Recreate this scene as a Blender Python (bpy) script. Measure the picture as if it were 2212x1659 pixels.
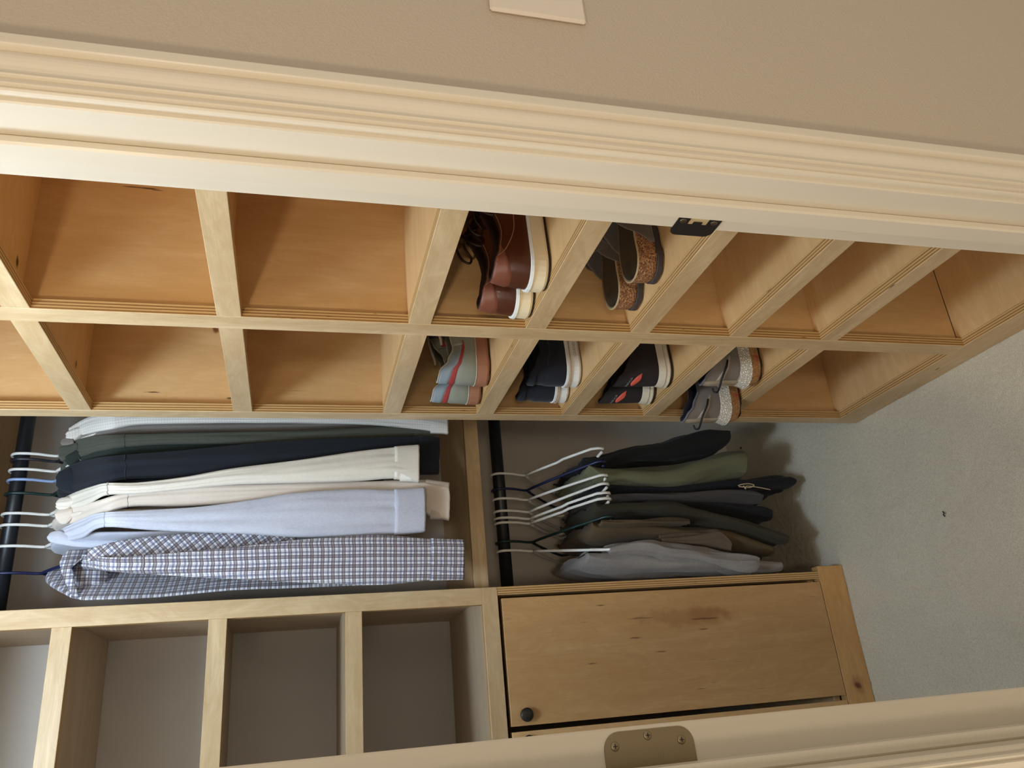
import bpy, bmesh, math, random
from mathutils import Vector, Matrix, noise
random.seed(7)
for o in list(bpy.data.objects): bpy.data.objects.remove(o)
scene = bpy.context.scene
C = scene.collection

# ---------------------------------------------------------------- camera
CAM_H = 1.4152; FPX = 1712.1
_p, _y, _r = math.radians(15.1202), math.radians(23.7534), math.radians(1.1986)
FW = Vector((math.sin(_y)*math.cos(_p), math.cos(_y)*math.cos(_p), -math.sin(_p)))
_R = Vector((math.cos(_y), -math.sin(_y), 0)); _U = _R.cross(FW)
RT = _R*math.cos(_r) + _U*math.sin(_r); UP = -_R*math.sin(_r) + _U*math.cos(_r)
CP = Vector((0, 0, CAM_H))
cd = bpy.data.cameras.new('camera'); cam = bpy.data.objects.new('camera', cd); C.objects.link(cam)
cd.sensor_fit = 'HORIZONTAL'; cd.sensor_width = 36; cd.lens = FPX/2212*36
cd.clip_start = .02
mx = -UP; my = RT; mz = -FW            # the phone was held sideways: up in the place is left in the picture
cam.matrix_world = Matrix(((mx.x, my.x, mz.x, CP.x), (mx.y, my.y, mz.y, CP.y), (mx.z, my.z, mz.z, CP.z), (0, 0, 0, 1)))
scene.camera = cam
def at(x, y, Y):
    """point of the place seen at picture position x, y and standing at depth Y"""
    u = 1659-y
    d = RT*((u-829.5)/FPX) - UP*((x-1106)/FPX) + FW
    return CP + d*(Y/d.y)

# ---------------------------------------------------------------- world, lights, exposure
w = bpy.data.worlds.new('world'); scene.world = w; w.use_nodes = True
w.node_tree.nodes['Background'].inputs[0].default_value = (1.0, .95, .89, 1)
w.node_tree.nodes['Background'].inputs[1].default_value = .50
def area(name, loc, target, size, power, col, shape='DISK', size_y=None):
    l = bpy.data.lights.new(name, 'AREA'); l.shape = shape; l.size = size
    if size_y: l.size_y = size_y
    l.energy = power; l.color = col
    o = bpy.data.objects.new(name, l); C.objects.link(o); o.location = loc
    o.rotation_euler = (Vector(target)-Vector(loc)).to_track_quat('-Z', 'Y').to_euler()
    return o
pl = bpy.data.lights.new('closet_ceiling_light', 'POINT'); pl.energy = 29; pl.color = (.62, .80, 1.0); pl.shadow_soft_size = .13
po = bpy.data.objects.new('closet_ceiling_light', pl); C.objects.link(po); po.location = (.05, 1.06, 2.33)
area('bedroom_ceiling_light', (-.75, -3.1, 2.05), (.2, .9, 1.2), .45, 15, (1.0, .85, .64))
area('bedroom_lamp_light', (-1.0, -.40, 2.02), (.4, .9, 1.2), .18, 10.5, (1.0, .85, .64))
vs = scene.view_settings
vs.view_transform = 'Standard'; vs.look = 'None'; vs.exposure = 0.27; vs.gamma = 1.0; vs.use_curve_mapping = False

# ---------------------------------------------------------------- node helpers
def new_mat(name):
    m = bpy.data.materials.new(name); m.use_nodes = True
    return m, m.node_tree, m.node_tree.nodes['Principled BSDF']
def nd(t, typ, **kw):
    n = t.nodes.new(typ)
    for k, v in kw.items():
        if k.startswith('i_'):
            key = k[2:]
            key = int(key) if key.isdigit() else key.replace('_', ' ')
            s = n.inputs[key]
            if hasattr(v, 'is_output'): t.links.new(v, s)
            else: s.default_value = v
        else: setattr(n, k, v)
    return n
def mathn(t, op, a, b=0.0, clamp=False):
    n = nd(t, 'ShaderNodeMath', operation=op, use_clamp=clamp)
    for i, v in enumerate((a, b)):
        if hasattr(v, 'is_output'): t.links.new(v, n.inputs[i])
        else: n.inputs[i].default_value = v
    return n.outputs[0]
def vmath(t, op, a, b):
    n = nd(t, 'ShaderNodeVectorMath', operation=op)
    for i, v in enumerate((a, b)):
        if hasattr(v, 'is_output'): t.links.new(v, n.inputs[i])
        else: n.inputs[i].default_value = v
    return n
def mixc(t, f, a, b, blend='MIX'):
    n = nd(t, 'ShaderNodeMix', data_type='RGBA', blend_type=blend)
    for i, v in ((0, f), (6, a), (7, b)):
        if hasattr(v, 'is_output'): t.links.new(v, n.inputs[i])
        else: n.inputs[i].default_value = (*v, 1) if isinstance(v, tuple) and len(v) == 3 else v
    return n.outputs[2]
def ramp(t, f, stops, interp='LINEAR'):
    n = nd(t, 'ShaderNodeValToRGB'); n.color_ramp.interpolation = interp
    e = n.color_ramp.elements
    while len(e) < len(stops): e.new(.5)
    for el, (p, c) in zip(e, stops):
        el.position = p; el.color = (*c, 1) if len(c) == 3 else c
    t.links.new(f, n.inputs[0]); return n.outputs[0]
def noisen(t, vec, scale, detail=3, rough=.55, dist=0.0):
    return nd(t, 'ShaderNodeTexNoise', i_Vector=vec, i_Scale=scale, i_Detail=detail, i_Roughness=rough, i_Distortion=dist).outputs[0]
def bump(t, bs, h, strength, dist=.001):
    b = nd(t, 'ShaderNodeBump', i_Strength=strength, i_Distance=dist, i_Height=h)
    t.links.new(b.outputs[0], bs.inputs['Normal'])
def srgb(r, g, b):
    f = lambda c: (c/255/12.92) if c/255 <= .04045 else ((c/255+.055)/1.055)**2.4
    return (f(r), f(g), f(b))

def wood(name, axis, c1, c2, rough=.42, fleck=.5, marks=()):
    m, t, bs = new_mat(name)
    tc = nd(t, 'ShaderNodeTexCoord').outputs['Object']
    rnd = nd(t, 'ShaderNodeObjectInfo').outputs['Random']
    off = nd(t, 'ShaderNodeCombineXYZ', i_0=mathn(t, 'MULTIPLY', rnd, 17.3), i_1=mathn(t, 'MULTIPLY', rnd, 9.1), i_2=mathn(t, 'MULTIPLY', rnd, 23.7)).outputs[0]
    v = vmath(t, 'ADD', tc, off).outputs[0]
    def st(a, b):
        s = [b, b, b]; s['xyz'.index(axis)] = a
        return vmath(t, 'MULTIPLY', v, tuple(s)).outputs[0]
    cloud = noisen(t, st(2.2, 14), 1.0, 3, .55, 1.2)
    fig = noisen(t, st(7, 24), 1.0, 3, .6, 3.5)
    fib = noisen(t, st(10, 420), 1.0, 2, .5)
    a = mathn(t, 'ADD', mathn(t, 'MULTIPLY', cloud, .6), mathn(t, 'MULTIPLY', fig, .4))
    a = mathn(t, 'ADD', a, mathn(t, 'MULTIPLY', mathn(t, 'SUBTRACT', fib, .5), .16))
    col = ramp(t, a, [(.33, c2), (.52, tuple((x*.45+y*.55) for x, y in zip(c1, c2))), (.68, c1)])
    fl = noisen(t, st(16, 260), 1.0, 1, .4)
    flm = nd(t, 'ShaderNodeMapRange', i_0=fl, i_1=.74, i_2=.80).outputs[0]
    flg = nd(t, 'ShaderNodeMapRange', i_0=noisen(t, st(3, 9), 1.0, 1), i_1=.52, i_2=.62).outputs[0]
    col = mixc(t, mathn(t, 'MULTIPLY', mathn(t, 'MULTIPLY', flm, flg), fleck), col, tuple(x*.28 for x in c2))
    if marks:
        pos = nd(t, 'ShaderNodeNewGeometry').outputs['Position']
        wob = nd(t, 'ShaderNodeTexNoise', i_Vector=pos, i_Scale=34.0, i_Detail=3).outputs[1]
        for (c, r, mc, k) in marks:
            p = vmath(t, 'DIVIDE', vmath(t, 'SUBTRACT', pos, c).outputs[0], r).outputs[0]
            p = vmath(t, 'ADD', p, vmath(t, 'MULTIPLY', vmath(t, 'SUBTRACT', wob, (.5, .5, .5)).outputs[0], (1.5, 1.5, 1.5)).outputs[0]).outputs[0]
            L = vmath(t, 'LENGTH', p, (0, 0, 0)).outputs['Value']
            f = nd(t, 'ShaderNodeMapRange', i_0=L, i_1=1.0, i_2=.45).outputs[0]
            col = mixc(t, mathn(t, 'MULTIPLY', f, k), col, mc)
    t.links.new(col, bs.inputs['Base Color'])
    bs.inputs['Roughness'].default_value = rough
    bump(t, bs, mathn(t, 'ADD', fib, mathn(t, 'MULTIPLY', fl, .6)), .10, .0006)
    return m
def ply_edge(name, axis, org):
    """plywood edge: thin plies stacked along axis, 19 mm in seven layers"""
    m, t, bs = new_mat(name)
    pos = nd(t, 'ShaderNodeNewGeometry').outputs['Position']
    sep = nd(t, 'ShaderNodeSeparateXYZ', i_0=pos)
    s = [7., 7., 7.]; s['xyz'.index(axis)] = 160.
    nz = noisen(t, vmath(t, 'MULTIPLY', pos, tuple(s)).outputs[0], 1.0, 2)
    f = mathn(t, 'DIVIDE', mathn(t, 'SUBTRACT', sep.outputs['xyz'.index(axis)], org), .0054)
    f = mathn(t, 'FRACT', mathn(t, 'ADD', f, mathn(t, 'MULTIPLY', nz, .25)))
    col = ramp(t, f, [(.0, srgb(206, 166, 108)), (.40, srgb(212, 176, 120)), (.50, srgb(140, 98, 52)), (.85, srgb(158, 114, 64)), (.95, srgb(206, 166, 108))])
    s2 = [26., 26., 26.]; s2['xyz'.index(axis)] = 300.
    nz2 = noisen(t, vmath(t, 'MULTIPLY', pos, tuple(s2)).outputs[0], 1.0, 2)
    col = mixc(t, nd(t, 'ShaderNodeMapRange', i_0=nz2, i_1=.68, i_2=.76).outputs[0], col, srgb(70, 44, 24))
    t.links.new(col, bs.inputs['Base Color']); bs.inputs['Roughness'].default_value = .55
    bump(t, bs, f, .15, .0005)
    return m
def plain(name, col, rough=.5, metal=0.0, nscale=None, nstr=.2, ndist=.0005, var=0.0, sheen=0.0, coat=0.0):
    m, t, bs = new_mat(name)
    tc = nd(t, 'ShaderNodeTexCoord').outputs['Object']
    if var:
        n = noisen(t, tc, 30.0, 3)
        c = mixc(t, n, tuple(x*(1-var) for x in col), tuple(min(1, x*(1+var)) for x in col))
        t.links.new(c, bs.inputs['Base Color'])
    else: bs.inputs['Base Color'].default_value = (*col, 1)
    bs.inputs['Roughness'].default_value = rough; bs.inputs['Metallic'].default_value = metal
    if sheen: bs.inputs['Sheen Weight'].default_value = sheen
    if coat: bs.inputs['Coat Weight'].default_value = coat
    if nscale: bump(t, bs, noisen(t, tc, nscale, 3), nstr, ndist)
    return m

# ---------------------------------------------------------------- mesh helpers
def origin(o):
    v = Vector((0, 0, 0))
    while o is not None: v += Vector(o.location); o = o.parent
    return v
def link(name, me, parent=None, **props):
    o = bpy.data.objects.new(name, me); C.objects.link(o)
    if parent is not None: o.parent = parent
    for k, v in props.items(): o[k] = v
    return o
def thing(name, label, cat, loc=(0, 0, 0), group=None):
    o = link(name, None); o.location = loc; o['label'] = label; o['category'] = cat
    o.empty_display_size = .05
    if group: o['group'] = group
    return o
def obj(name, vf, mats, parent=None, smooth=False, fm=None, uv=None, **props):
    """vf = (verts in place coordinates, faces)"""
    vs_, fs_ = vf
    og = origin(parent) if parent is not None else Vector((0, 0, 0))
    me = bpy.data.meshes.new(name)
    me.from_pydata([tuple(Vector(v)-og) for v in vs_], [], [tuple(f) for f in fs_])
    for mt in (mats if isinstance(mats, (list, tuple)) else [mats]): me.materials.append(mt)
    if fm:
        for p, k in zip(me.polygons, fm): p.material_index = k
    if uv:
        ul = me.uv_layers.new(name='uv')
        for lp in me.loops: ul.data[lp.index].uv = uv[lp.vertex_index]
    if smooth:
        for p in me.polygons: p.use_smooth = True
    me.update()
    return link(name, me, parent, **props)
def boxvf(x0, x1, y0, y1, z0, z1, bev=.0008):
    bm = bmesh.new()
    bmesh.ops.create_cube(bm, size=1)
    for v in bm.verts:
        v.co = Vector(((x0+x1)/2+v.co.x*(x1-x0), (y0+y1)/2+v.co.y*(y1-y0), (z0+z1)/2+v.co.z*(z1-z0)))
    if bev: bmesh.ops.bevel(bm, geom=bm.edges[:], offset=bev, segments=1, affect='EDGES', profile=.5)
    bm.normal_update()
    bmesh.ops.recalc_face_normals(bm, faces=bm.faces[:])
    r = ([v.co.copy() for v in bm.verts], [[v.index for v in f.verts] for f in bm.faces], [f.normal.copy() for f in bm.faces])
    bm.verts.index_update()
    r = ([v.co.copy() for v in bm.verts], [[v.index for v in f.verts] for f in bm.faces], [f.normal.copy() for f in bm.faces])
    bm.free(); return r
def box(name, b, mats, parent=None, bev=.0008, edge_axis=None, **props):
    """box b = (x0,x1,y0,y1,z0,z1); with edge_axis the faces along that axis get mats[0] and all others mats[1]"""
    v, f, n = boxvf(*b, bev=bev)
    fm = None
    if edge_axis: k = 'xyz'.index(edge_axis); fm = [0 if abs(q[k]) > .6 else 1 for q in n]
    return obj(name, (v, f), mats, parent, fm=fm, **props)
def extrude_profile(pts, z0, z1):
    """closed outline pts (x,y) drawn up from z0 to z1"""
    n = len(pts)
    v = [(x, y, z0) for x, y in pts]+[(x, y, z1) for x, y in pts]
    f = [(i, (i+1) % n, n+(i+1) % n, n+i) for i in range(n)]+[tuple(range(n))[::-1], tuple(range(n, 2*n))]
    return v, f
def loft(rings, cap0=True, cap1=True):
    n = len(rings[0]); v = [p for r in rings for p in r]; f = []
    for k in range(len(rings)-1):
        for i in range(n):
            j = (i+1) % n
            f.append((k*n+i, k*n+j, (k+1)*n+j, (k+1)*n+i))
    if cap0: f.append(tuple(range(n))[::-1])
    if cap1: f.append(tuple(range((len(rings)-1)*n, len(rings)*n)))
    return v, f
def catmull(pts, sub):
    """smooth resampling of a list of tuples"""
    out = []; n = len(pts)
    for i in range(n-1):
        p0 = pts[max(i-1, 0)]; p1 = pts[i]; p2 = pts[i+1]; p3 = pts[min(i+2, n-1)]
        for s in range(sub):
            t = s/sub
            out.append(tuple(.5*((2*b)+(-a+c)*t+(2*a-5*b+4*c-d)*t*t+(-a+3*b-3*c+d)*t**3) for a, b, c, d in zip(p0, p1, p2, p3)))
    out.append(tuple(pts[-1])); return out
def tube(path, r, n=8, closed=False, sub=0, rfun=None):
    if sub: path = catmull([tuple(p) for p in path], sub)
    P = [Vector(p) for p in path]; rings = []
    up = Vector((0, 0, 1)); prev = None
    for i, p in enumerate(P):
        a = P[i-1] if i > 0 else (P[-1] if closed else P[i]); b = P[i+1] if i < len(P)-1 else (P[0] if closed else P[i])
        d = (b-a).normalized()
        if prev is None:
            x = d.cross(up if abs(d.z) < .9 else Vector((1, 0, 0))).normalized()
        else: x = (prev-d*prev.dot(d)).normalized()
        prev = x; y = d.cross(x)
        rr = rfun(i/(len(P)-1)) if rfun else r
        rings.append([p+(x*math.cos(2*math.pi*k/n)+y*math.sin(2*math.pi*k/n))*rr for k in range(n)])
    if closed: rings.append(rings[0])
    return loft(rings, not closed, not closed)
def join(*vfs):
    v = []; f = []
    for a in vfs:
        k = len(v); v += list(a[0]); f += [tuple(i+k for i in q) for q in a[1]]
    return v, f
def lathe(c, axis, prof, n=24):
    """profile [(radius, distance along axis)] turned about axis through c"""
    c = Vector(c); ax = Vector(axis).normalized()
    e = ax.cross(Vector((0, 0, 1)) if abs(ax.z) < .9 else Vector((1, 0, 0))).normalized(); g = ax.cross(e)
    return loft([[c+ax*h+(e*math.cos(2*math.pi*k/n)+g*math.sin(2*math.pi*k/n))*r for k in range(n)] for r, h in prof])

# ---------------------------------------------------------------- materials of the room
BIRCH1, BIRCH2 = srgb(219, 193, 153), srgb(187, 155, 112)       # frame boards
PANEL1, PANEL2 = srgb(224, 186, 134), srgb(208, 164, 110)        # varnished ply faces
M = {}
for a in 'xyz':
    M['frame_'+a] = wood('birch_frame_'+a, a, BIRCH1, BIRCH2, .42, .25)
    M['panel_'+a] = wood('birch_panel_'+a, a, PANEL1, PANEL2, .40, .5)
M['pale_x'] = wood('birch_cabinet_inside_x', 'x', srgb(196, 174, 146), srgb(176, 152, 124), .5, .3)
M['pale_z'] = wood('birch_cabinet_inside_z', 'z', srgb(196, 174, 146), srgb(176, 152, 124), .5, .3)
M['edge_x'] = ply_edge('ply_edge_cubby', 'x', .636)
M['edge_y'] = ply_edge('ply_edge_cabinet', 'y', 1.849)
M['edge_side'] = ply_edge('ply_edge_side', 'x', .272)

def wallmat(name, col, sc, st):
    m, t, bs = new_mat(name)
    tc = nd(t, 'ShaderNodeTexCoord').outputs['Object']
    n1 = noisen(t, tc, sc, 3, .6); n2 = noisen(t, tc, 2.0, 2)
    t.links.new(mixc(t, n2, tuple(c*.96 for c in col), tuple(min(1, c*1.04) for c in col)), bs.inputs['Base Color'])
    bs.inputs['Roughness'].default_value = .55
    bump(t, bs, n1, st, .002)
    return m
M['wall'] = wallmat('taupe_wall_paint', srgb(196, 181, 162), 330, .5)
M['wall_in'] = wallmat('taupe_wall_paint_closet', srgb(206, 196, 184), 180, .10)
M['ceil'] = plain('white_ceiling_paint', srgb(235, 232, 225), .8)
def trimmat():
    m, t, bs = new_mat('cream_trim_paint')
    tc = nd(t, 'ShaderNodeTexCoord').outputs['Object']
    v = vmath(t, 'MULTIPLY', tc, (60, 60, 6)).outputs[0]
    n = noisen(t, v, 1.0, 3)
    dn = nd(t, 'ShaderNodeMapRange', i_0=noisen(t, tc, 150, 1), i_1=.76, i_2=.82).outputs[0]
    t.links.new(mixc(t, n, srgb(222, 210, 190), srgb(230, 219, 200)), bs.inputs['Base Color'])
    bs.inputs['Roughness'].default_value = .33
    bump(t, bs, mathn(t, 'ADD', mathn(t, 'MULTIPLY', n, .35), mathn(t, 'MULTIPLY', dn, 1.2)), .12, .001)
    return m
M['trim'] = trimmat()
def carpetmat():
    m, t, bs = new_mat('grey_beige_carpet')
    tc = nd(t, 'ShaderNodeTexCoord').outputs['Object']
    a = noisen(t, tc, 700, 3, .7); b = noisen(t, tc, 6, 3); c2 = noisen(t, tc, 330, 2, .6)
    col = ramp(t, mathn(t, 'ADD', mathn(t, 'MULTIPLY', a, .55), mathn(t, 'MULTIPLY', c2, .45)), [(.30, srgb(182, 170, 146)), (.5, srgb(224, 213, 190)), (.70, srgb(244, 235, 214))])
    col = mixc(t, mathn(t, 'MULTIPLY', b, .35), col, srgb(168, 158, 138))
    t.links.new(col, bs.inputs['Base Color']); bs.inputs['Roughness'].default_value = .95
    bs.inputs['Sheen Weight'].default_value = .25
    bump(t, bs, mathn(t, 'ADD', a, c2), .6, .003)
    return m
M['carpet'] = carpetmat()
M['black_metal'] = plain('black_metal', (.012, .012, .013), .32, .0, 300, .1)
M['rod'] = plain('black_rod_coating', (.010, .012, .016), .38)
M['nickel'] = plain('satin_nickel', srgb(150, 135, 110), .34, .9, 500, .08)
M['screw'] = plain('screw_steel', srgb(150, 140, 125), .28, 1.0)
M['dark'] = plain('screw_recess', (.02, .018, .015), .6)
M['plate'] = plain('switch_plate_plastic', srgb(226, 212, 196), .3)

# ---------------------------------------------------------------- the setting
XR, XL, YB, YW0, YW1, ZC = .972, -.66, 2.296, .625, .731, 2.44
JR, JL, HEAD = .535, -.057, 2.045        # door jamb faces and head
# floor: fine tufts inside the closet, plain towards the bedroom
fv = []; ff = []
nx, ny = 400, 400
x0, x1, y0, y1 = XL, XR, .60, YB
for j in range(ny+1):
    for i in range(nx+1):
        x = x0+(x1-x0)*i/nx; y = y0+(y1-y0)*j/ny
        z = random.random()*.0028+.0015*noise.noise((x*9, y*9, 0))-.001 if 0 < i < nx and 0 < j < ny else 0
        fv.append((x, y, z))
for j in range(ny):
    for i in range(nx):
        a = j*(nx+1)+i; ff.append((a, a+1, a+nx+2, a+nx+1))
k = len(fv)
fv += [(-2.6, -4.2, 0), (2.6, -4.2, 0), (2.6, .60, 0), (-2.6, .60, 0)]; ff.append((k, k+1, k+2, k+3))
obj('floor', (fv, ff), M['carpet'], smooth=True, kind='structure')
box('ceiling', (-2.6, 2.6, -4.2, YB+.1, ZC, ZC+.05), M['ceil'], bev=0, kind='structure')
box('wall_back', (XL-.1, XR+.1, YB, YB+.1, 0, ZC), M['wall_in'], bev=0, kind='structure')
box('wall_right', (XR, XR+.1, YW1, YB, 0, ZC), M['wall_in'], bev=0, kind='structure')
box('wall_left', (XL-.1, XL, YW1, YB, 0, ZC), M['wall_in'], bev=0, kind='structure')
wf = [boxvf(JR+.019, 2.6, YW0, YW1, 0, ZC, 0)[:2], boxvf(-2.6, JL-.019, YW0, YW1, 0, ZC, 0)[:2], boxvf(JL-.019, JR+.019, YW0, YW1, HEAD+.019, ZC, 0)[:2]]
obj('wall_front', join(*wf), M['wall'], kind='structure')
# casings: moulded profile (offset from inner edge, thickness)
PROF = [(0, 0), (0, .0055), (.0008, .0080), (.0024, .0094), (.0040, .0090), (.0054, .0080), (.0060, .0106), (.0068, .0122), (.0090, .0118), (.0138, .0102), (.0143, .0126), (.0151, .0140),
        (.0168, .0134), (.0190, .0120), (.0215, .0114), (.0250, .0122), (.0285, .0138), (.0320, .0150), (.0350, .0152), (.0385, .0142), (.0422, .0122), (.0428, .0164), (.0435, .0184), (.0450, .0193), (.0480, .0192), (.0560, .0183), (.0575, .0172), (.0582, .0150), (.0582, 0)]
def casing(name, s, xi):
    pts = [(xi+s*a, YW0-b) for a, b in PROF]
    if s > 0: pts = pts[::-1]
    return obj(name, extrude_profile(pts[::-1], 0, HEAD+.005), M['trim'], kind='structure')
casing('trim_1', 1, JR+.005)
casing('trim_2', -1, JL-.005)
hp = [(HEAD+.005+a, YW0-b) for a, b in PROF]
v, f = extrude_profile(hp, JL-.064, JR+.064)
obj('trim_3', ([(z, y, x) for x, y, z in v], f), M['trim'], kind='structure')
def jamb(name, s, xf):
    b = (xf, xf+.019, YW0, YW1, 0, HEAD) if s > 0 else (xf-.019, xf, YW0, YW1, 0, HEAD)
    j = box(name, b, M['trim'], bev=.0015, kind='structure')
    st = (xf-.011, xf, .667, .6975, 0, HEAD) if s > 0 else (xf, xf+.011, .667, .6975, 0, HEAD)
    box('door_stop', st, M['trim'], j, bev=.0022)
    return j
jr = jamb('trim_4', 1, JR)
jl = jamb('trim_5', -1, JL)
hj = box('trim_6', (JL-.019, JR+.019, YW0, YW1, HEAD, HEAD+.019), M['trim'], kind='structure')

# strike plate let into the right jamb
def plate_yz(pts, x0, x1):
    n = len(pts)
    v = [(x0, y, z) for y, z in pts]+[(x1, y, z) for y, z in pts]
    return v, [tuple(range(n)), tuple(range(n, 2*n))[::-1]]+[(i, n+i, n+(i+1) % n, (i+1) % n) for i in range(n)]
zc = .9505
sp = [(.699, zc+.028), (.734, zc+.028), (.7385, zc+.0265), (.7425, zc+.022), (.7435, zc+.018), (.7435, zc-.020), (.7425, zc-.024), (.7385, zc-.0275), (.734, zc-.029), (.699, zc-.029),
      (.699, zc-.0125), (.7205, zc-.0125), (.7205, zc+.0125), (.699, zc+.0125)]
spo = obj('strike_plate', plate_yz(sp, JR-.0012, JR+.0003), M['black_metal'], jr, label='black strike plate with two screws')
obj('strike_recess', boxvf(JR-.0004, JR+.0006, .699, .7205, zc-.0125, zc+.0125, 0)[:2], plain('worn_brass_recess', srgb(225, 200, 150), .35, .3), spo)
obj('strike_tongue', boxvf(JR-.0018, JR, .7150, .7205, zc-.0060, zc+.0060, .0006)[:2], M['black_metal'], spo)
for dz in (.0205, -.0205):
    s_ = obj('screw', lathe((JR-.0012, .7145, zc+dz), (-1, 0, 0), [(.0044, 0), (.0042, .0006), (.0028, .0009), (.0006, .0009)], 16), M['screw'], spo, smooth=True)

# door, swung into the closet, seen on its hinge edge
PIN = Vector((JL, .7375, 0))
door = link('door_1', None, kind='structure'); door.location = PIN; door.rotation_euler = (0, 0, math.radians(91.6))
door['label'] = 'cream painted door swung open into the closet, hinge edge showing'
def dpart(name, vf, mat, parent=None, smooth=False, **p):
    me = bpy.data.meshes.new(name); me.from_pydata([tuple(v) for v in vf[0]], [], [tuple(q) for q in vf[1]])
    me.materials.append(mat)
    if smooth:
        for q in me.polygons: q.use_smooth = True
    return link(name, me, parent or door, **p)
dpart('door_slab', boxvf(.003, .588, -.0425, -.0065, .012, 2.03, .0015)[:2], M['trim'])
hz0, hz1 = 1.0535, 1.1425; yi, yo = -.0390, -.0050; rr = .015
def leaf_pts():
    P = [(yo, hz0), (yo, hz1)]
    for k in range(7):
        a = math.pi/2*k/6; P.append((yi+rr-math.sin(a)*rr, hz1-rr+math.cos(a)*rr))
    for k in range(7):
        a = math.pi/2*k/6; P.append((yi+rr-math.cos(a)*rr, hz0+rr-math.sin(a)*rr))
    return P
lf = dpart('hinge_leaf', plate_yz(leaf_pts(), .0016, .0034), M['nickel'], label='satin nickel hinge leaf with three screws')
for (yy, zz) in ((-.0270, 1.132), (-.0335, 1.099), (-.0270, 1.066)):
    s_ = dpart('screw', lathe((.0016, yy, zz), (-1, 0, 0), [(.0042, 0), (.0040, .0005), (.0030, .0008), (.0005, .0008)], 18), M['nickel'], lf, True)
    dpart('screw_slot', join(boxvf(.0004, .0009, yy-.0021, yy+.0021, zz-.0004, zz+.0004, 0)[:2], boxvf(.0004, .0009, yy-.0004, yy+.0004, zz-.0021, zz+.0021, 0)[:2]), M['dark'], lf)
dpart('maker_mark', join(*[boxvf(.0014, .0017, -.0215+k*.0001, -.0125, 1.0905-k*.0022-.0003, 1.0905-k*.0022+.0003, 0)[:2] for k in range(3)]), M['screw'], lf)
dpart('hinge_knuckle', lathe((0, 0, hz0), (0, 0, 1), [(.004, -.003), (.0062, 0), (.0062, .089), (.004, .092)], 16), M['nickel'], lf, True)

# light switch on the bedroom wall
sw = thing('light_switch', 'cream plastic light switch plate on the taupe wall beside the casing', 'light switch', (.765, YW0, 1.159))
v, f, n_ = boxvf(.7285, .8445, YW0-.0065, YW0, 1.102, 1.2165, .0028)
obj('switch_plate', (v, f), M['plate'], sw)
obj('rocker', boxvf(.7620, .7950, YW0-.0095, YW0-.006, 1.126, 1.193, .001)[:2], M['plate'], sw)
for z in (1.111, 1.207): obj('screw', lathe((.7865, YW0-.0062, z), (0, -1, 0), [(.003, 0), (.0028, .0008), (.0004, .001)], 12), M['plate'], sw, True)

# ---------------------------------------------------------------- shoe cubby unit along the right wall
XC = .636; YN0, YN1, YM0, YM1, YF0, YF1 = .779, .8215, 1.1993, 1.2416, 1.6186, 1.6542
RAILS = [(2.1160, 2.1540), (1.8097, 1.8488), (1.5053, 1.5433), (1.1962, 1.2350), (.9882, 1.0268), (.7870, .8252), (.5829, .6211), (.3815, .4193), (0.001, .0721)]
pocket = srgb(38, 24, 18)
M['frame_y_low'] = wood('birch_frame_rail_marks', 'y', BIRCH1, BIRCH2, .42, .25,
    marks=[((.636, .9928, .4205), (.02, .013, .0030), pocket, 1.0), ((.636, 1.0774, .079), (.02, .013, .0032), pocket, 1.0), ((.636, 1.3128, .0404), (.02, .010, .0032), srgb(80, 52, 40), .9)])
cu = thing('shoe_cubby', 'birch plywood shoe cubby unit of two columns along the right closet wall', 'shelving unit', (XC, 1.2166, 0))
for (ya, yb) in ((YN0, YN1), (YM0, YM1), (YF0, YF1)):
    box('stile', (XC, XC+.019, ya, yb, .0721, 2.154), [M['frame_z'], M['edge_x']], cu, edge_axis='x')
for i, (za, zb) in enumerate(RAILS):
    if i == len(RAILS)-1:
        box('base_rail', (XC, XC+.019, YN0, YF1, za, zb), [M['frame_y_low'], M['edge_x']], cu, edge_axis='x'); continue
    for (ya, yb) in ((YN1, YM0), (YM1, YF0)):
        box('rail', (XC+.0004, XC+.0192, ya, yb, za, zb), [M['frame_y_low' if i == 7 else 'frame_y'], M['edge_x']], cu, edge_axis='x')
XB = .958
M['panel_x_hole'] = wood('birch_panel_pocket_hole', 'x', PANEL1, PANEL2, .40, .5, marks=[((.700, 1.171, 1.83), (.012, .007, .05), pocket, 1.0), ((.702, 1.545, 1.83), (.012, .007, .05), pocket, .8)])
for i, (za, zb) in enumerate(RAILS):
    zt = zb-.0006
    for (ya, yb) in ((.8090, 1.2112), (1.2297, 1.6350)):
        box('shelf', (XC+.0195, XB, ya, yb, zt-.019, zt), M['panel_x_hole'] if i == 1 else M['panel_x'], cu, bev=.0005)
_k = [at(320, 407, 1.2115), at(290, 404, 1.2115), at(340, 411, 1.2115), at(1527, 711, 1.2115)]
M['partition'] = wood('birch_partition', 'z', PANEL1, PANEL2, .40, .5, marks=[(tuple(_k[0]), (.0022, .02, .020), srgb(74, 44, 22), .9), (tuple(_k[1]), (.0016, .02, .018), srgb(84, 50, 26), .8), (tuple(_k[2]), (.0016, .02, .014), srgb(84, 50, 26), .8)])
box('partition', (XC+.0195, XB, 1.2115, 1.2293, .0721, 2.150), M['partition'], cu, bev=.0005)
box('end_panel', (XC+.0195, XB, .790, .8087, .002, 2.150), M['panel_z'], cu, bev=.0005)
_k = [at(466, 713, 1.6353), at(330, 847, 1.6353), at(497, 860, 1.6353)]
M['far_end'] = wood('birch_end_panel', 'z', PANEL1, PANEL2, .40, .5, marks=[(tuple(_k[0]), (.012, .02, .009), srgb(120, 62, 30), .9), (tuple(_k[1]), (.0018, .02, .022), srgb(74, 44, 22), .9), (tuple(_k[2]), (.003, .02, .008), srgb(74, 44, 22), .8)])
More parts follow.
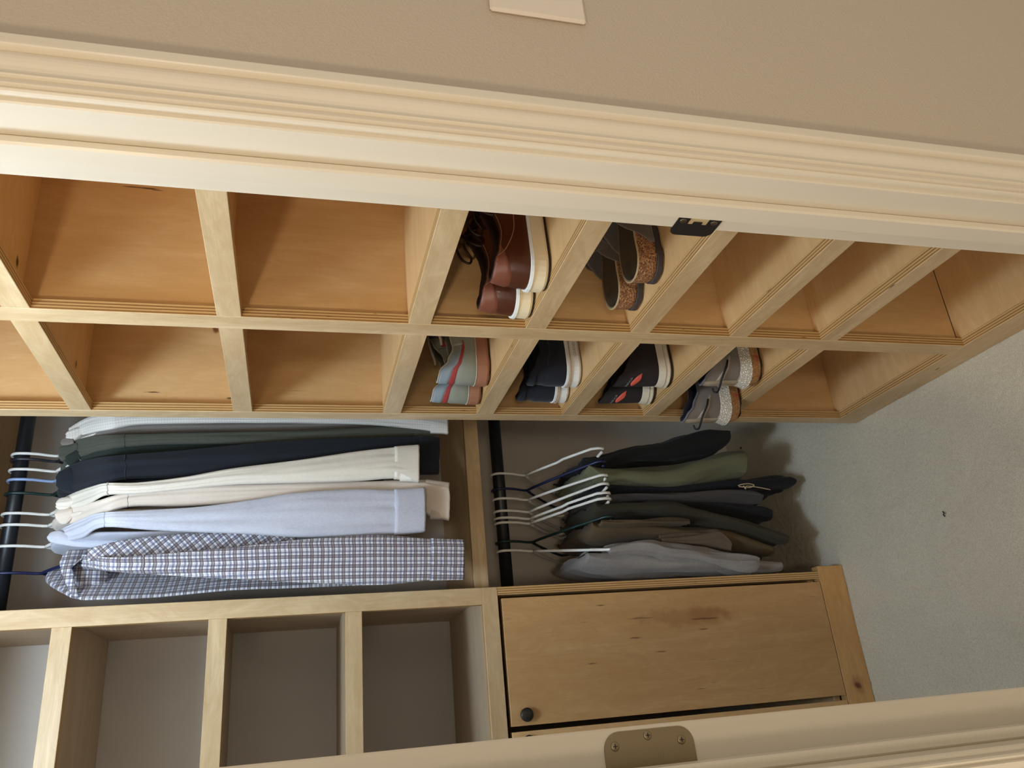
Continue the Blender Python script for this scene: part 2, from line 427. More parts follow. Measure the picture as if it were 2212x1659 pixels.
box('end_panel', (XC+.0195, XB, 1.6353, 1.6535, .002, 2.150), M['far_end'], cu, bev=.0005)
box('back_panel', (XB+.0003, XB+.0065, .790, 1.6535, .002, 2.150), M['panel_z'], cu, bev=0)

# ---------------------------------------------------------------- storage cabinet on the left of the back wall
YL = 1.849; XS1, XS0 = .2908, .2518; XE = -.640
ca = thing('storage_cabinet', 'birch cabinet with open shelves above flat plywood doors against the back wall', 'cabinet', (-.17, 2.07, 0))
CR = [(2.14, 2.1775), (1.8502, 1.8877), (1.5508, 1.5884), (1.2664, 1.3030), (.9528, .9900)]
box('stile', (XS0, XS1, YL, YL+.019, .9900, 2.30), [M['frame_z'], M['edge_y']], ca, edge_axis='y')
box('stile', (XE, XE+.038, YL, YL+.019, .9900, 2.30), [M['frame_z'], M['edge_y']], ca, edge_axis='y')
for i, (za, zb) in enumerate(CR):
    b = (XE, XS1, YL, YL+.019, za, zb) if i == 4 else (XE+.038, XS0, YL+.0003, YL+.019, za, zb)
    box('rail', b, [M['frame_x'], M['edge_y']], ca, edge_axis='y')
    box('shelf', (XE+.019, .2718, YL+.0193, YB-.002, zb-.022, zb-.003), M['pale_x'], ca, bev=.0005)
box('side_panel', (.2720, XS1, YL+.0193, YB-.002, .9530, 2.30), M['pale_z'], ca, bev=.0005)
box('side_panel', (XE, XE+.0188, YL+.0193, YB-.002, .9530, 2.30), M['pale_z'], ca, bev=.0005)
box('lower_side_panel', (.2720, XS1, YL+.0005, YB-.002, .0775, .9522), [M['panel_z'], M['edge_side']], ca, edge_axis='x', bev=.0005)
box('lower_side_panel', (XE, XE+.0188, YL+.0005, YB-.002, .0775, .9522), [M['panel_z'], M['edge_side']], ca, edge_axis='x', bev=.0005)
box('bottom_panel', (XE+.019, .2718, YL+.03, YB-.002, .0776, .0950), M['panel_x'], ca, bev=.0005)
heart = srgb(146, 92, 50); fk = srgb(96, 54, 30)
M['door_birch'] = wood('birch_door_heartwood', 'z', srgb(204, 164, 112), srgb(186, 142, 90), .45, .8,
    marks=[((.196, YL, .475), (.028, .05, .15), heart, .45), ((.203, YL, .42), (.018, .05, .07), heart, .35), ((.190, YL, .43), (.003, .05, .05), fk, .7), ((.200, YL, .60), (.003, .05, .04), fk, .6),
           ((.155, YL, .62), (.0022, .05, .02), fk, .8), ((.235, YL, .70), (.0022, .05, .015), fk, .8), ((.120, YL, .56), (.002, .05, .022), fk, .8), ((.105, YL, .74), (.002, .05, .015), fk, .8), ((.165, YL, .44), (.002, .05, .018), fk, .8)])
for i, (a, b) in enumerate(((-.0143, .2639), (-.3046, -.0256), (-.6180, -.3160))):
    d = box('cabinet_door', (a, b, YL, YL+.0185, .0792, .9437), [M['door_birch'] if i == 0 else M['panel_z'], M['edge_y']], ca, edge_axis='y', bev=.0006)
    kx = .0080 if i != 1 else -.0480
    if i == 2: kx = -.338
    obj('knob', lathe((kx, YL, .9085), (0, -1, 0), [(.008, 0), (.008, .004), (.0145, .006), (.0148, .010), (.0125, .0125), (.004, .0132)], 28), plain('dark_knob', srgb(52, 48, 44), .35, .4), d, smooth=True, label='dark round knob')
M['toe'] = wood('birch_toe_board', 'x', srgb(222, 178, 118), srgb(200, 150, 92), .45, .4, marks=[((.0045, YL, .0385), (.011, .05, .0125), srgb(60, 34, 20), 1.0), ((.0045, YL, .0385), (.030, .05, .022), srgb(150, 92, 50), .5)])
box('toe_board', (XE, .3045, YL, YL+.026, .001, .0772), [M['toe'], M['edge_y']], ca, edge_axis='y', bev=.0006)

# ---------------------------------------------------------------- shelf and two black rods between cabinet and right wall
sh = thing('closet_shelf', 'wooden shelf with birch front strip between the two hanging rods', 'shelf', (.63, 2.1, .97))
box('front_strip', (XS1+.0003, XR-.001, 1.925, 1.944, .9535, .9900), [M['frame_x'], M['edge_y']], sh, edge_axis='y')
box('shelf_board', (XS1+.0003, XR-.001, 1.9443, YB-.001, .9700, .9890), M['panel_x'], sh, bev=.0005)
sh2 = thing('closet_shelf', 'unseen high wooden shelf added above the rod of shirts to shade the wall', 'shelf', (.63, 2.1, 2.13))
box('front_strip', (XS1+.0003, XR-.001, 1.8490, 1.8680, 2.1270, 2.1640), [M['frame_x'], M['edge_y']], sh2, edge_axis='y')  # out-of-view shelf, added and brought forward to darken the upper back wall
box('shelf_board', (XS1+.0003, XR-.001, 1.8683, YB-.001, 2.1430, 2.1620), M['panel_x'], sh2, bev=.0005)
ROD_Y = 2.04; ROD_R = .0167; ZU, ZL = 2.050, .8765
for z, lab in ((ZU, 'black round closet rod holding the shirts'), (ZL, 'black round closet rod holding the trousers under the shelf')):
    t_ = thing('closet_rod', lab, 'closet rod', (.63, ROD_Y, z), group='black closet rods')
    obj('rod', lathe((XS1+.0005, ROD_Y, z), (1, 0, 0), [(ROD_R, 0), (ROD_R, XR-XS1-.002)], 32), M['rod'], t_, smooth=True)
    for xx, s in ((XS1+.0005, 1), (XR-.001, -1)):
        obj('rod_socket', lathe((xx, ROD_Y, z), (s, 0, 0), [(.026, 0), (.026, .003), (.021, .004), (.0205, .012), (ROD_R+.0004, .012)], 28), M['rod'], t_, smooth=True)

# ---------------------------------------------------------------- fabrics
def fabric(name, col, col2=None, weave=900, rough=.9, sheen=.25, satin=0.0, bumps=.25):
    m, t, bs = new_mat(name)
    tc = nd(t, 'ShaderNodeTexCoord').outputs['Object']
    n = noisen(t, vmath(t, 'MULTIPLY', tc, (1, 1, .35)).outputs[0], weave, 2, .6); n2 = noisen(t, tc, 14, 3)
    c2 = col2 or tuple(c*.86 for c in col)
    f = mathn(t, 'ADD', mathn(t, 'MULTIPLY', n, .5), mathn(t, 'MULTIPLY', n2, .5))
    t.links.new(ramp(t, f, [(.32, c2), (.66, col)]), bs.inputs['Base Color'])
    bs.inputs['Roughness'].default_value = rough; bs.inputs['Sheen Weight'].default_value = sheen if max(col) > .2 else .06
    if satin: bs.inputs['Roughness'].default_value = .5
    bump(t, bs, mathn(t, 'ADD', n, mathn(t, 'MULTIPLY', noisen(t, tc, 60, 3), 1.6)), bumps, .0012)
    return m
def checked(name, base, bands, period, rough=.85):
    """woven check: bands = [(position, width, colour, strength)] repeated every period, both ways, along the cloth"""
    m, t, bs = new_mat(name)
    uv = nd(t, 'ShaderNodeTexCoord').outputs['UV']
    sep = nd(t, 'ShaderNodeSeparateXYZ', i_0=uv)
    col = None
    for ax in (0, 1):
        f = mathn(t, 'FRACT', mathn(t, 'DIVIDE', sep.outputs[ax], period))
        for (p, wd, bc, k) in bands:
            d = mathn(t, 'ABSOLUTE', mathn(t, 'SUBTRACT', f, p))
            msk = nd(t, 'ShaderNodeMapRange', i_0=d, i_1=wd*.5+.03, i_2=wd*.5-.01).outputs[0]
            col = mixc(t, mathn(t, 'MULTIPLY', msk, k), col if col is not None else base, bc)
    t.links.new(col, bs.inputs['Base Color']); bs.inputs['Roughness'].default_value = rough
    bs.inputs['Sheen Weight'].default_value = .2
    tc = nd(t, 'ShaderNodeTexCoord').outputs['Object']
    bump(t, bs, noisen(t, tc, 70, 3), .3, .0015)
    return m
PLAID = checked('plaid_cotton', srgb(236, 238, 244), [(.26, .34, srgb(102, 82, 78), .62), (.14, .05, srgb(46, 42, 88), .6), (.38, .05, srgb(46, 42, 88), .6), (.66, .05, srgb(44, 50, 112), .8), (.76, .05, srgb(44, 50, 112), .8), (.90, .035, srgb(120, 96, 92), .4)], .0225)
FCHECK = checked('fine_check_cotton', srgb(226, 222, 216), [(.3, .16, srgb(170, 158, 146), .45), (.7, .10, srgb(186, 176, 164), .35)], .006)

# ---------------------------------------------------------------- hangers
def hanger(label, xh, rod_z, white, near=(1.845, -.102), yaw_x=0.0, mat=None, r=.0038, notch=False, group=None):
    """tubular hanger hung over the rod; near = (y, drop below the neck) of the arm end, yaw_x = sideways offset of that end"""
    neck = rod_z-.079
    h = thing('hanger', label, 'hanger', (xh, ROD_Y, neck), group)
    X = lambda y: xh+yaw_x*max(0, ROD_Y-y)/(ROD_Y-near[0])
    rr = ROD_R+r+.0005
    P = []
    for k in range(12):                       # over the rod from the back, down the front
        a = math.radians(-25+k*(205/11)); P.append((xh, ROD_Y+math.cos(a)*rr, rod_z+math.sin(a)*rr))
    P += [(xh, ROD_Y-rr+.001, rod_z-.018), (xh, ROD_Y-rr+.006, rod_z-.038), (xh, ROD_Y-.006, rod_z-.055), (xh, ROD_Y, neck+.010), (xh, ROD_Y, neck-.004)]
    obj('hook', tube(P, r*.92, 8), mat, h, smooth=True)
    def arm(s):
        ye = near[0] if s < 0 else 2*ROD_Y-near[0]; ze = neck+near[1]
        pts = []
        for k in range(9):
            f = k/8; y = ROD_Y+(ye-ROD_Y)*f; z = neck+(ze-neck)*(f**1.12)
            if notch and s < 0:
                z += .010 if f > .55 else 0
            pts.append((X(y), y, z))
        pts += [(X(ye), ye+s*.007, ze-.008), (X(ye), ye+s*.006, ze-.020), (X(ye), ye-s*.006, ze-.027)]
        return pts
    A = arm(-1); B = arm(1)
    bar = [(X(y), y, neck+near[1]-.0275) for y in (near[0]+.02, ROD_Y-.1, ROD_Y, ROD_Y+.1, 2*ROD_Y-near[0]-.02)]
    obj('arm', tube(A, r, 8), mat, h, smooth=True)
    obj('arm', tube(B, r, 8), mat, h, smooth=True)
    obj('bar', tube(bar, r, 8), mat, h, smooth=True)
    return h
HW = plain('white_hanger_plastic', srgb(236, 234, 228), .35)
HN = plain('navy_hanger_plastic', srgb(26, 34, 74), .35)
HB = plain('pale_blue_hanger_plastic', srgb(150, 172, 214), .35)
HG = plain('dark_green_hanger_plastic', srgb(20, 46, 44), .35)
HK = plain('charcoal_hanger_plastic', srgb(34, 32, 42), .35)

# ---------------------------------------------------------------- hanging cloth
def cloth_tube(st, Yf, depth, seed, n=48, sub=9, wr=.30, fold=5, gather=None, grow=0.0, rng=None):
    """rings of a hanging sleeve or leg; st = [(x, top, bottom)] measured edges, Yf(x) its depth, depth(width) its thickness"""
    S = catmull(st, sub)
    if rng: S = [s for s in S if rng[0] <= s[0] <= rng[1]]
    rings = []; uvs = []; vlen = 0; last = None
    for q, (x, a, b) in enumerate(S):
        Y = Yf(x); p0 = at(x, b, Y); p1 = at(x, a, Y)
        c = (p0+p1)/2; hv = (p1-p0)/2; hv.y = 0; L = hv.length
        d = depth(2*L)
        if last is not None: vlen += (c-last).length
        last = c; ring = []
        g = 1.0 if gather is None else gather(x)
        for i in range(n):
            th = 2*math.pi*i/n; cs, sn = math.cos(th), math.sin(th)
            k = noise.noise((cs*1.6+seed, sn*1.6, c.z*4.5+seed))*.9+.6*noise.noise((cs*fold*.7+seed*2, sn*fold*.7, c.z*7))
            edge = 1-abs(cs)**6
            m = 1+wr*k*(.25+.75*edge)*g
            yo = -d*abs(sn)**.6*(1 if sn > 0 else -1)*m
            ring.append(c+hv*(cs*(1+grow/max(L, .01)))+Vector((0, yo+d*.25-(grow if sn > 0 else -grow), k*.002)))
            uvs.append((cs*L if abs(sn) > .02 else cs*L, c.z))
        rings.append(ring)
    return rings, uvs
def tube_obj(name, rings, uvs, mat, parent, hollow=True, **p):
    rings = list(rings); uv = list(uvs); n = len(rings[0])
    if hollow:                                   # hem turned inward
        last = rings[-1]; c = sum(last, Vector())/n
        rings.append([c+(q-c)*.93+Vector((0, 0, .001)) for q in last]); rings.append([c+(q-c)*.90+Vector((0, 0, .045)) for q in last])
        uv += uvs[-n:]*2
    first = rings[0]; c = sum(first, Vector())/n
    return obj(name, loft(rings, True, True), mat, parent, smooth=True, uv=uv, **p)

def shirt(name, label, cat, xh, st, ys, mat, cuff=None, seed=1.0, body_w=.05, bw=.011, near_k=.66, hem=1.20, collar_mat=None, xs=None, seam=None, no_collar=False, group='shirts on the upper rod', lobe=None, ctop=1.962, body_in=0.0, depthk=.30):
    t = thing(name, label, cat, (xh, ROD_Y, hem), group)
    x_top = st[0][0]; x_sh = 250
    def Yf(x):
        f = min(1, max(0, (x-x_top)/(x_sh-x_top))); f = f*f*(3-2*f)
        return 1.965+(ys-1.965)*f
    dep = lambda w_: min(.015, .007+.09*w_)
    gath = lambda x: 1+1.2*max(0, 1-abs(x-(cuff[0] if cuff else 9999))/40)
    R, U = cloth_tube(st, Yf, dep, seed, gather=gath)
    tube_obj('sleeve', R, U, mat, t, True)
    if cuff:
        R, U = cloth_tube(st, Yf, dep, seed, grow=.0016, rng=cuff, wr=.05)
        tube_obj('cuff', R, U, mat, t, True)
    if seam:
        R, U = cloth_tube(st, Yf, dep, seed, grow=.0010, rng=(seam, seam+3), sub=40)
        tube_obj('shoulder_seam', R, U, SEAM.setdefault(mat.name, fabric('seam_'+mat.name, tuple(c*.8 for c in SEAMC.get(mat.name, (.3, .3, .3))))), t, False)
    # body: flat slab across the closet, hanging from the hanger arms
    shp = at(300, (st[3][1]+st[3][2])/2, ys)
    xsd = xs if xs is not None else shp.x
    rings = []; uv = []; n = 48
    lev = [(1.955, .045, .012), (1.945, .075, .016), (1.925, .115, .020), (1.900, .155, .024), (1.875, .188, .028), (1.850, .205, .032)]
    z = 1.80
    while z > hem+.02: lev.append((z, .205-.006*math.sin((1.8-z)*6), .032+(body_w*.5-.016)*min(1, (1.85-z)/.3))); z -= .05
    lev.append((hem, .200, body_w*.5))
    for (z, hy, hx) in lev:
        ring = []
        for i in range(n):
            th = 2*math.pi*i/n; cs, sn = math.cos(th), math.sin(th)
            y = ROD_Y+hy*math.copysign(abs(cs)**.7, cs)*(1 if cs > 0 else near_k)
            f = (ROD_Y-y)/.21
            xm = xh+(xsd-xh)*f*(.8 if f > 0 else .12)
            k = noise.noise((y*9, z*4, 3.1))*.012+noise.noise((y*24, z*3, 1.7))*.006
            k *= min(1, max(.1, (1.96-z)/.25))
            ring.append(Vector((xm+min(hx, bw)*math.copysign(abs(sn)**.8, sn)+k, y+body_in*max(0, f), z+noise.noise((y*6, seed, 0))*.006))); uv.append((y, z))
        rings.append(ring)
    obj('body', loft(rings), mat, t, smooth=True, uv=uv)
    # far sleeve hangs behind, against the wall
    R2 = []; n2 = 20; U2_ = []
    for k in range(14):
        f = k/13; z = 1.875-.62*f; y = ROD_Y+.175+.02*min(1, f*5); hw = min(.010, bw*.9)
        xm = xh+(xsd-xh)*-.11
        R2.append([Vector((xm+hw*math.cos(2*math.pi*i/n2), y+.028*math.sin(2*math.pi*i/n2), z)) for i in range(n2)]); U2_ += [(hw*math.cos(2*math.pi*i/n2), z) for i in range(n2)]
    tube_obj('sleeve', R2, U2_, mat, t, True)
    if lobe:
        R, U = cloth_tube(lobe, lambda x: 1.945, lambda w_: .006+.12*w_, seed+2, wr=.15)
        tube_obj('collar', R, U, collar_mat or mat, t, False)
    if not no_collar:
        ct = at(x_top-4, (st[0][1]+st[0][2])/2, 1.985); cx = ct.x; rings = []; uv = []; n3 = 40
        zt = min(ct.z, ROD_Y and 1.985)
        for (dz, rx, ry, ly) in ((-.040, .012, .050, 0), (-.012, .012, .047, 0), (-.002, .012, .045, 0), (.000, .0135, .046, 0), (-.004, .0155, .050, -.001), (-.022, .0175, .056, -.004), (-.038, .0185, .062, -.007), (-.0385, .0175, .061, -.007), (-.012, .0145, .054, -.004)):
            ring = []
            for i in range(n3):
                th = 2*math.pi*i/n3; cth = math.cos(th)
                lean = (xsd-cx)*.55*max(0, cth)*ry/.06
                ring.append(Vector((cx+rx*min(1, bw/.013)*math.copysign(abs(math.sin(th))**.8, math.sin(th))+lean, ROD_Y-.018+ly-ry*cth, zt+dz-.016*max(0, cth)**2+.004*noise.noise((th, seed, dz*30))))); uv.append((ry*th, dz))
            rings.append(ring)
        obj('collar', loft(rings, False, False), collar_mat or mat, t, smooth=True, uv=uv)
    return t
SEAM = {}
F_GREY = fabric('grey_brown_cotton', srgb(126, 118, 112)); F_OLIVE = fabric('olive_grey_cotton', srgb(76, 78, 68)); F_GREEN = fabric('dark_green_cotton', srgb(30, 42, 37))
F_NAVY = fabric('navy_cotton', srgb(20, 27, 37)); F_CREAM = fabric('cream_satin_cotton', srgb(238, 230, 216), weave=600, satin=1, bumps=.12); F_IVORY = fabric('ivory_cotton', srgb(232, 218, 204), bumps=.15)
F_BLUE = fabric('pale_blue_chambray', srgb(210, 212, 226), srgb(186, 190, 206), weave=520)
SEAMC = {F_GREY.name: (.16, .14, .13), F_OLIVE.name: (.09, .09, .07), F_NAVY.name: (.02, .025, .04), F_CREAM.name: (.6, .55, .45), F_IVORY.name: (.55, .47, .4), F_BLUE.name: (.45, .5, .65), FCHECK.name: (.4, .38, .34), PLAID.name: (.3, .25, .3), F_GREEN.name: (.03, .04, .03)}
HK_X = [.682, .668, .643, .618, .585, .537, .510, .461, .400]
UPG = 'hangers on the upper rod'
for i, (mt, lb) in enumerate(((HW, 'white plastic hanger of the fine checked shirt, rightmost on the upper rod'), (HK, 'dark plastic hanger of the grey shirt on the upper rod'), (HW, 'white plastic hanger of the olive shirt on the upper rod'),
        (HB, 'pale blue plastic hanger on the upper rod'), (HG, 'dark green plastic hanger of the navy shirt on the upper rod'), (HW, 'white plastic hanger of the cream satin shirt'),
        (HW, 'white plastic hanger of the ivory shirt'), (HW, 'white plastic hanger of the pale blue shirt'), (HN, 'navy plastic hanger of the plaid shirt, leftmost on the upper rod'))):
    hanger(lb, HK_X[i], ZU, True, near=(1.978, -.046), mat=mt, group=UPG)
shirt('check_shirt', 'fine checked off-white shirt, rightmost on the upper rod behind the cubby', 'shirt', HK_X[0],
      [(150, 925, 952), (190, 902, 936), (240, 892, 926), (300, 888, 916), (420, 886, 913), (540, 886, 912), (770, 884, 915), (900, 886, 926), (968, 892, 938)], 1.855, FCHECK, lobe=[(143, 938, 946), (148, 932, 951), (160, 926, 953), (170, 924, 946), (180, 922, 938)], bw=.005, seed=1.3, hem=1.16)
shirt('grey_shirt', 'grey brown shirt beside the fine checked shirt', 'shirt', HK_X[1],
      [(150, 945, 972), (190, 922, 956), (240, 914, 944), (325, 910, 937), (460, 908, 935), (540, 908, 935), (640, 906, 934), (770, 905, 930), (850, 906, 932)], 1.895, F_GREY, lobe=[(133, 952, 962), (138, 948, 966), (148, 946, 966), (160, 945, 960)], seed=2.2, bw=.005)
shirt('olive_shirt', 'olive grey shirt with a cuffed sleeve between grey and dark shirts', 'shirt', HK_X[2],
      [(138, 962, 992), (175, 948, 984), (230, 940, 970), (320, 937, 960), (420, 934, 958), (540, 932, 958), (640, 930, 954), (770, 924, 948), (893, 919, 943), (940, 924, 945)], 1.868, F_OLIVE, lobe=[(128, 968, 990), (134, 963, 996), (146, 960, 992), (158, 958, 982), (168, 956, 974)], bw=.009, cuff=(893, 940), seed=3.1, seam=268)
shirt('green_shirt', 'dark green shirt tucked between the olive and navy shirts', 'shirt', HK_X[3],
      [(150, 968, 1006), (185, 962, 1000), (240, 956, 992), (320, 952, 985), (420, 950, 982), (540, 948, 980), (700, 944, 972), (880, 940, 966)], 1.885, F_GREEN, lobe=[(142, 984, 1000), (148, 976, 1004), (160, 972, 1002), (174, 968, 992)], bw=.010, seed=4.4)
shirt('navy_shirt', 'dark navy shirt hanging right of the cream satin shirt', 'shirt', HK_X[4],
      [(128, 1020, 1062), (165, 1000, 1062), (215, 988, 1048), (270, 982, 1034), (400, 972, 1030), (540, 958, 1032), (640, 951, 1024), (770, 945, 1014), (905, 943, 1022), (948, 946, 1022)], 1.842, F_NAVY, lobe=[(122, 1030, 1050), (128, 1020, 1056), (140, 1014, 1060), (154, 1010, 1062), (168, 1012, 1062)], cuff=(905, 948), seed=5.2, seam=270, body_w=.07)
shirt('cream_shirt', 'cream satin long-sleeved shirt with buttoned cuff', 'shirt', HK_X[5],
      [(132, 1078, 1102), (165, 1062, 1096), (200, 1050, 1082), (232, 1043, 1068), (300, 1042, 1066), (400, 1030, 1056), (500, 1012, 1046), (640, 994, 1042), (770, 975, 1038), (852, 966, 1032), (905, 962, 1040)], 1.805, F_CREAM, lobe=[(122, 1084, 1096), (128, 1077, 1101), (140, 1074, 1102), (150, 1074, 1098), (160, 1076, 1090)], cuff=(852, 906), seed=6.0, seam=232)
shirt('ivory_shirt', 'ivory long-sleeved shirt between the cream and pale blue shirts', 'shirt', HK_X[6],
      [(132, 1104, 1134), (165, 1094, 1130), (210, 1082, 1118), (277, 1063, 1094), (400, 1049, 1092), (540, 1045, 1084), (640, 1042, 1078), (770, 1040, 1080), (900, 1036, 1100), (930, 1038, 1112), (970, 1044, 1122)], 1.832, F_IVORY, lobe=[(121, 1108, 1122), (127, 1102, 1130), (138, 1099, 1132), (148, 1098, 1128), (158, 1098, 1116)], cuff=(918, 972), seed=7.3, seam=275)
shirt('pale_blue_shirt', 'pale blue chambray shirt with a wide sleeve next to the plaid shirt', 'shirt', HK_X[7],
      [(118, 1150, 1172), (150, 1134, 1168), (180, 1120, 1160), (222, 1107, 1138), (325, 1101, 1144), (434, 1094, 1149), (540, 1080, 1153), (640, 1064, 1159), (770, 1056, 1159), (852, 1058, 1154), (918, 1054, 1147)], 1.800, F_BLUE, lobe=[(104, 1156, 1168), (110, 1150, 1172), (122, 1147, 1175), (134, 1148, 1177), (160, 1163, 1181), (200, 1166, 1183), (240, 1166, 1180), (256, 1168, 1174)], cuff=(852, 919), seed=8.1, seam=224, body_w=.06)
ps = shirt('plaid_shirt', 'white brown and navy plaid shirt, leftmost on the upper rod', 'shirt', HK_X[8],
      [(160, 1196, 1226), (190, 1198, 1228), (240, 1204, 1234), (330, 1198, 1240), (440, 1188, 1247), (540, 1178, 1251), (640, 1166, 1257), (770, 1156, 1262), (810, 1154, 1263), (870, 1158, 1259), (930, 1164, 1252), (1002, 1167, 1250)], 1.782, PLAID, cuff=(930, 1004), seed=9.4, seam=310, body_w=.085, bw=.010, near_k=.64, hem=1.16, no_collar=True, xs=.236)
R, U = cloth_tube([(190, 1186, 1212), (240, 1172, 1208), (300, 1162, 1204), (380, 1154, 1196), (460, 1150, 1188), (560, 1150, 1180), (640, 1156, 1178)], lambda x: 1.85, lambda w_: .008, 3.3)
tube_obj('front', R, [(u*.8+v_*.6, v_*.8-u*.6) for u, v_ in U], PLAID, ps, False)
# turned-up collar of the plaid shirt: a stiff leaf standing off the neck towards the cabinet
def leafmesh(pts, Y, th, curl):
    P = [at(x, y, Y+c) for (x, y, c) in pts]; n = len(P); cc = sum(P, Vector())/n
    v = []
    for q in P: v.append(q+Vector((0, -th/2, 0)))
    for q in P: v.append(q+Vector((0, th/2, 0)))
    v += [cc+Vector((0, -th/2-curl, 0)), cc+Vector((0, th/2-curl, 0))]
    f = []
    for i in range(n):
        j = (i+1) % n
        f += [(i, j, 2*n), (n+j, n+i, 2*n+1), (j, i, n+i, n+j)]
    return v, f, [(p.x, p.z) for p in v]
v, f, u = leafmesh([(150, 1188, .02), (136, 1200, .02), (129, 1216, .01), (132, 1234, 0), (143, 1262, -.005), (160, 1292, -.01), (171, 1296, -.01), (160, 1266, 0), (153, 1238, .0), (158, 1220, 0), (178, 1204, .0), (196, 1196, .01), (190, 1187, .02)], 1.93, .004, .012)
obj('collar', (v, f), PLAID, ps, smooth=True, uv=u)
v, f, u = leafmesh([(165, 1215, 0), (155, 1240, 0), (160, 1268, 0), (173, 1294, 0), (195, 1284, 0), (225, 1262, .01), (235, 1240, .01), (205, 1215, .0)], 1.955, .004, .004)
obj('collar', (v, f), PLAID, ps, smooth=True, uv=u)

# ---------------------------------------------------------------- trousers on the lower rod
LOWG = 'hangers on the lower rod'
LOWX = [(.621, .633), (.578, .597), (.551, .560), (.517, .537), (.498, .513), (.485, .498), (.434, .451), (.410, .369)]
LOWM = [HW, HN, HW, HW, HW, HW, HG, HW]
LOWL = ['white plastic hanger with strap notch, rightmost on the lower rod', 'navy plastic hanger of the sage green trousers', 'white plastic hanger left of the navy one on the lower rod',
        'white plastic hanger of the grey drawstring trousers', 'white plastic hanger, right one of a close pair on the lower rod', 'white plastic hanger, left one of a close pair on the lower rod',
        'dark green plastic hanger of the brown trousers', 'white plastic hanger of the pale grey linen trousers, leftmost on the lower rod']
for i in range(8):
    hanger(LOWL[i], LOWX[i][0], ZL, True, near=(1.850, -.137), yaw_x=LOWX[i][1]-LOWX[i][0], mat=LOWM[i], notch=i in (0, 4, 5), group=LOWG)
def trousers(name, label, st, yn, mat, seed, deep=.30, legs=None, xbar=None, group='trousers on the lower rod', wr=1.0):
    """folded over the hanger bar; st measured near edge, deep = reach towards the wall"""
    t = thing(name, label, 'trousers', at(st[-1][0], (st[-1][1]+st[-1][2])/2, yn), group)
    def slab(nm, st, yn, deep, mt, seed, lean=0.0):
        S = catmull(st, 8); rings = []; n = 60
        for (x, a, b) in S:
            p0 = at(x, b, yn); p1 = at(x, a, yn); c = (p0+p1)/2; hx = max(.004, (p1.x-p0.x)/2); ring = []
            xb = xbar if xbar is not None else c.x
            for i in range(n):
                th = 2*math.pi*i/n; cs, sn = math.cos(th), math.sin(th)
                yy = .5-.5*math.copysign(abs(cs)**.75, cs)           # 0 near .. 1 far
                k = noise.noise((yy*5, c.z*5, 2.2))*.016+noise.noise((yy*14, c.z*4, 5.5))*.008+noise.noise((yy*9+seed, c.z*9, seed))*.002
                hh = hx*(1-.45*yy)
                xm = c.x*(1-yy)+(.55*c.x+.45*xb)*yy
                pl_ = .96+.42*noise.noise((yy*7+sn*3+seed, c.z*6, seed*1.3))+.26*noise.noise((yy*22+sn, c.z*12, seed))
                ring.append(Vector((xm+hh*math.copysign(abs(sn)**.8, sn)*min(1.12, pl_)+k*wr*min(1, .35+yy*2), yn+deep*yy+.010*noise.noise((sn*1.5, c.z*9+seed, seed))*(1-yy), c.z+.010*noise.noise((yy*4, seed, 1))*(1 if x > st[0][0]+20 else .1))))
            rings.append(ring)
        return obj(nm, loft(rings), mt, t, smooth=True)
    slab('leg', st, yn, deep, mat, seed)
    if legs:
        for k, (s2, y2, d2, m2) in enumerate(legs): slab('leg', s2, y2, d2, m2, seed+k*3.7+1)
    return t
P_BLACK = fabric('black_trouser_cloth', srgb(20, 20, 21)); P_SAGE = fabric('sage_green_trouser_cloth', srgb(114, 114, 86)); P_NAVY = fabric('navy_fleece', srgb(18, 20, 31), weave=300, bumps=.6)
P_GREY = fabric('grey_jersey', srgb(74, 69, 69)); P_INK = fabric('ink_trouser_cloth', srgb(24, 24, 32)); P_OLIVE = fabric('dark_olive_trouser_cloth', srgb(54, 50, 36)); P_BROWN = fabric('brown_trouser_cloth', srgb(96, 79, 54)); P_LINEN = fabric('grey_linen', srgb(158, 153, 150), srgb(134, 128, 126), weave=500)
P_TAUPE = fabric('taupe_lining', srgb(108, 92, 76))
trousers('trousers', 'black trousers hanging rightmost on the lower rod', [(1262, 984, 998), (1287, 978, 1001), (1345, 961, 1000), (1402, 947, 999), (1460, 933, 995), (1527, 915, 982), (1578, 914, 962)], 1.90, P_BLACK, 1.1, .28)
sg = trousers('trousers', 'sage green trousers with a wide hem next to the black trousers', [(1272, 1000, 1016), (1301, 1000, 1042), (1345, 999, 1046), (1402, 998, 1050), (1475, 991, 1048), (1533, 974, 1038), (1582, 958, 1030), (1618, 955, 1024)], 1.865, P_SAGE, 2.3, .30)
trousers('trousers', 'long navy fleece trousers reaching lowest behind the grey drawstring pair', [(1285, 1040, 1060), (1304, 1040, 1066), (1402, 1042, 1064), (1500, 1038, 1060), (1562, 1034, 1058), (1605, 1028, 1060), (1663, 1021, 1060), (1706, 1017, 1056), (1718, 1026, 1048)], 1.90, P_NAVY, 3.4, .26)
gd = trousers('trousers', 'grey jersey trousers with a pale drawstring bow', [(1290, 1060, 1076), (1307, 1062, 1082), (1402, 1058, 1078), (1489, 1054, 1081), (1593, 1050, 1082), (1630, 1052, 1084), (1648, 1060, 1083)], 1.875, P_GREY, 4.2, .30)
trousers('trousers', 'ink dark trousers below the drawstring pair', [(1290, 1070, 1090), (1310, 1074, 1094), (1400, 1076, 1096), (1489, 1078, 1098), (1576, 1078, 1110), (1648, 1080, 1126), (1668, 1088, 1124)], 1.905, P_INK, 5.5, .28)
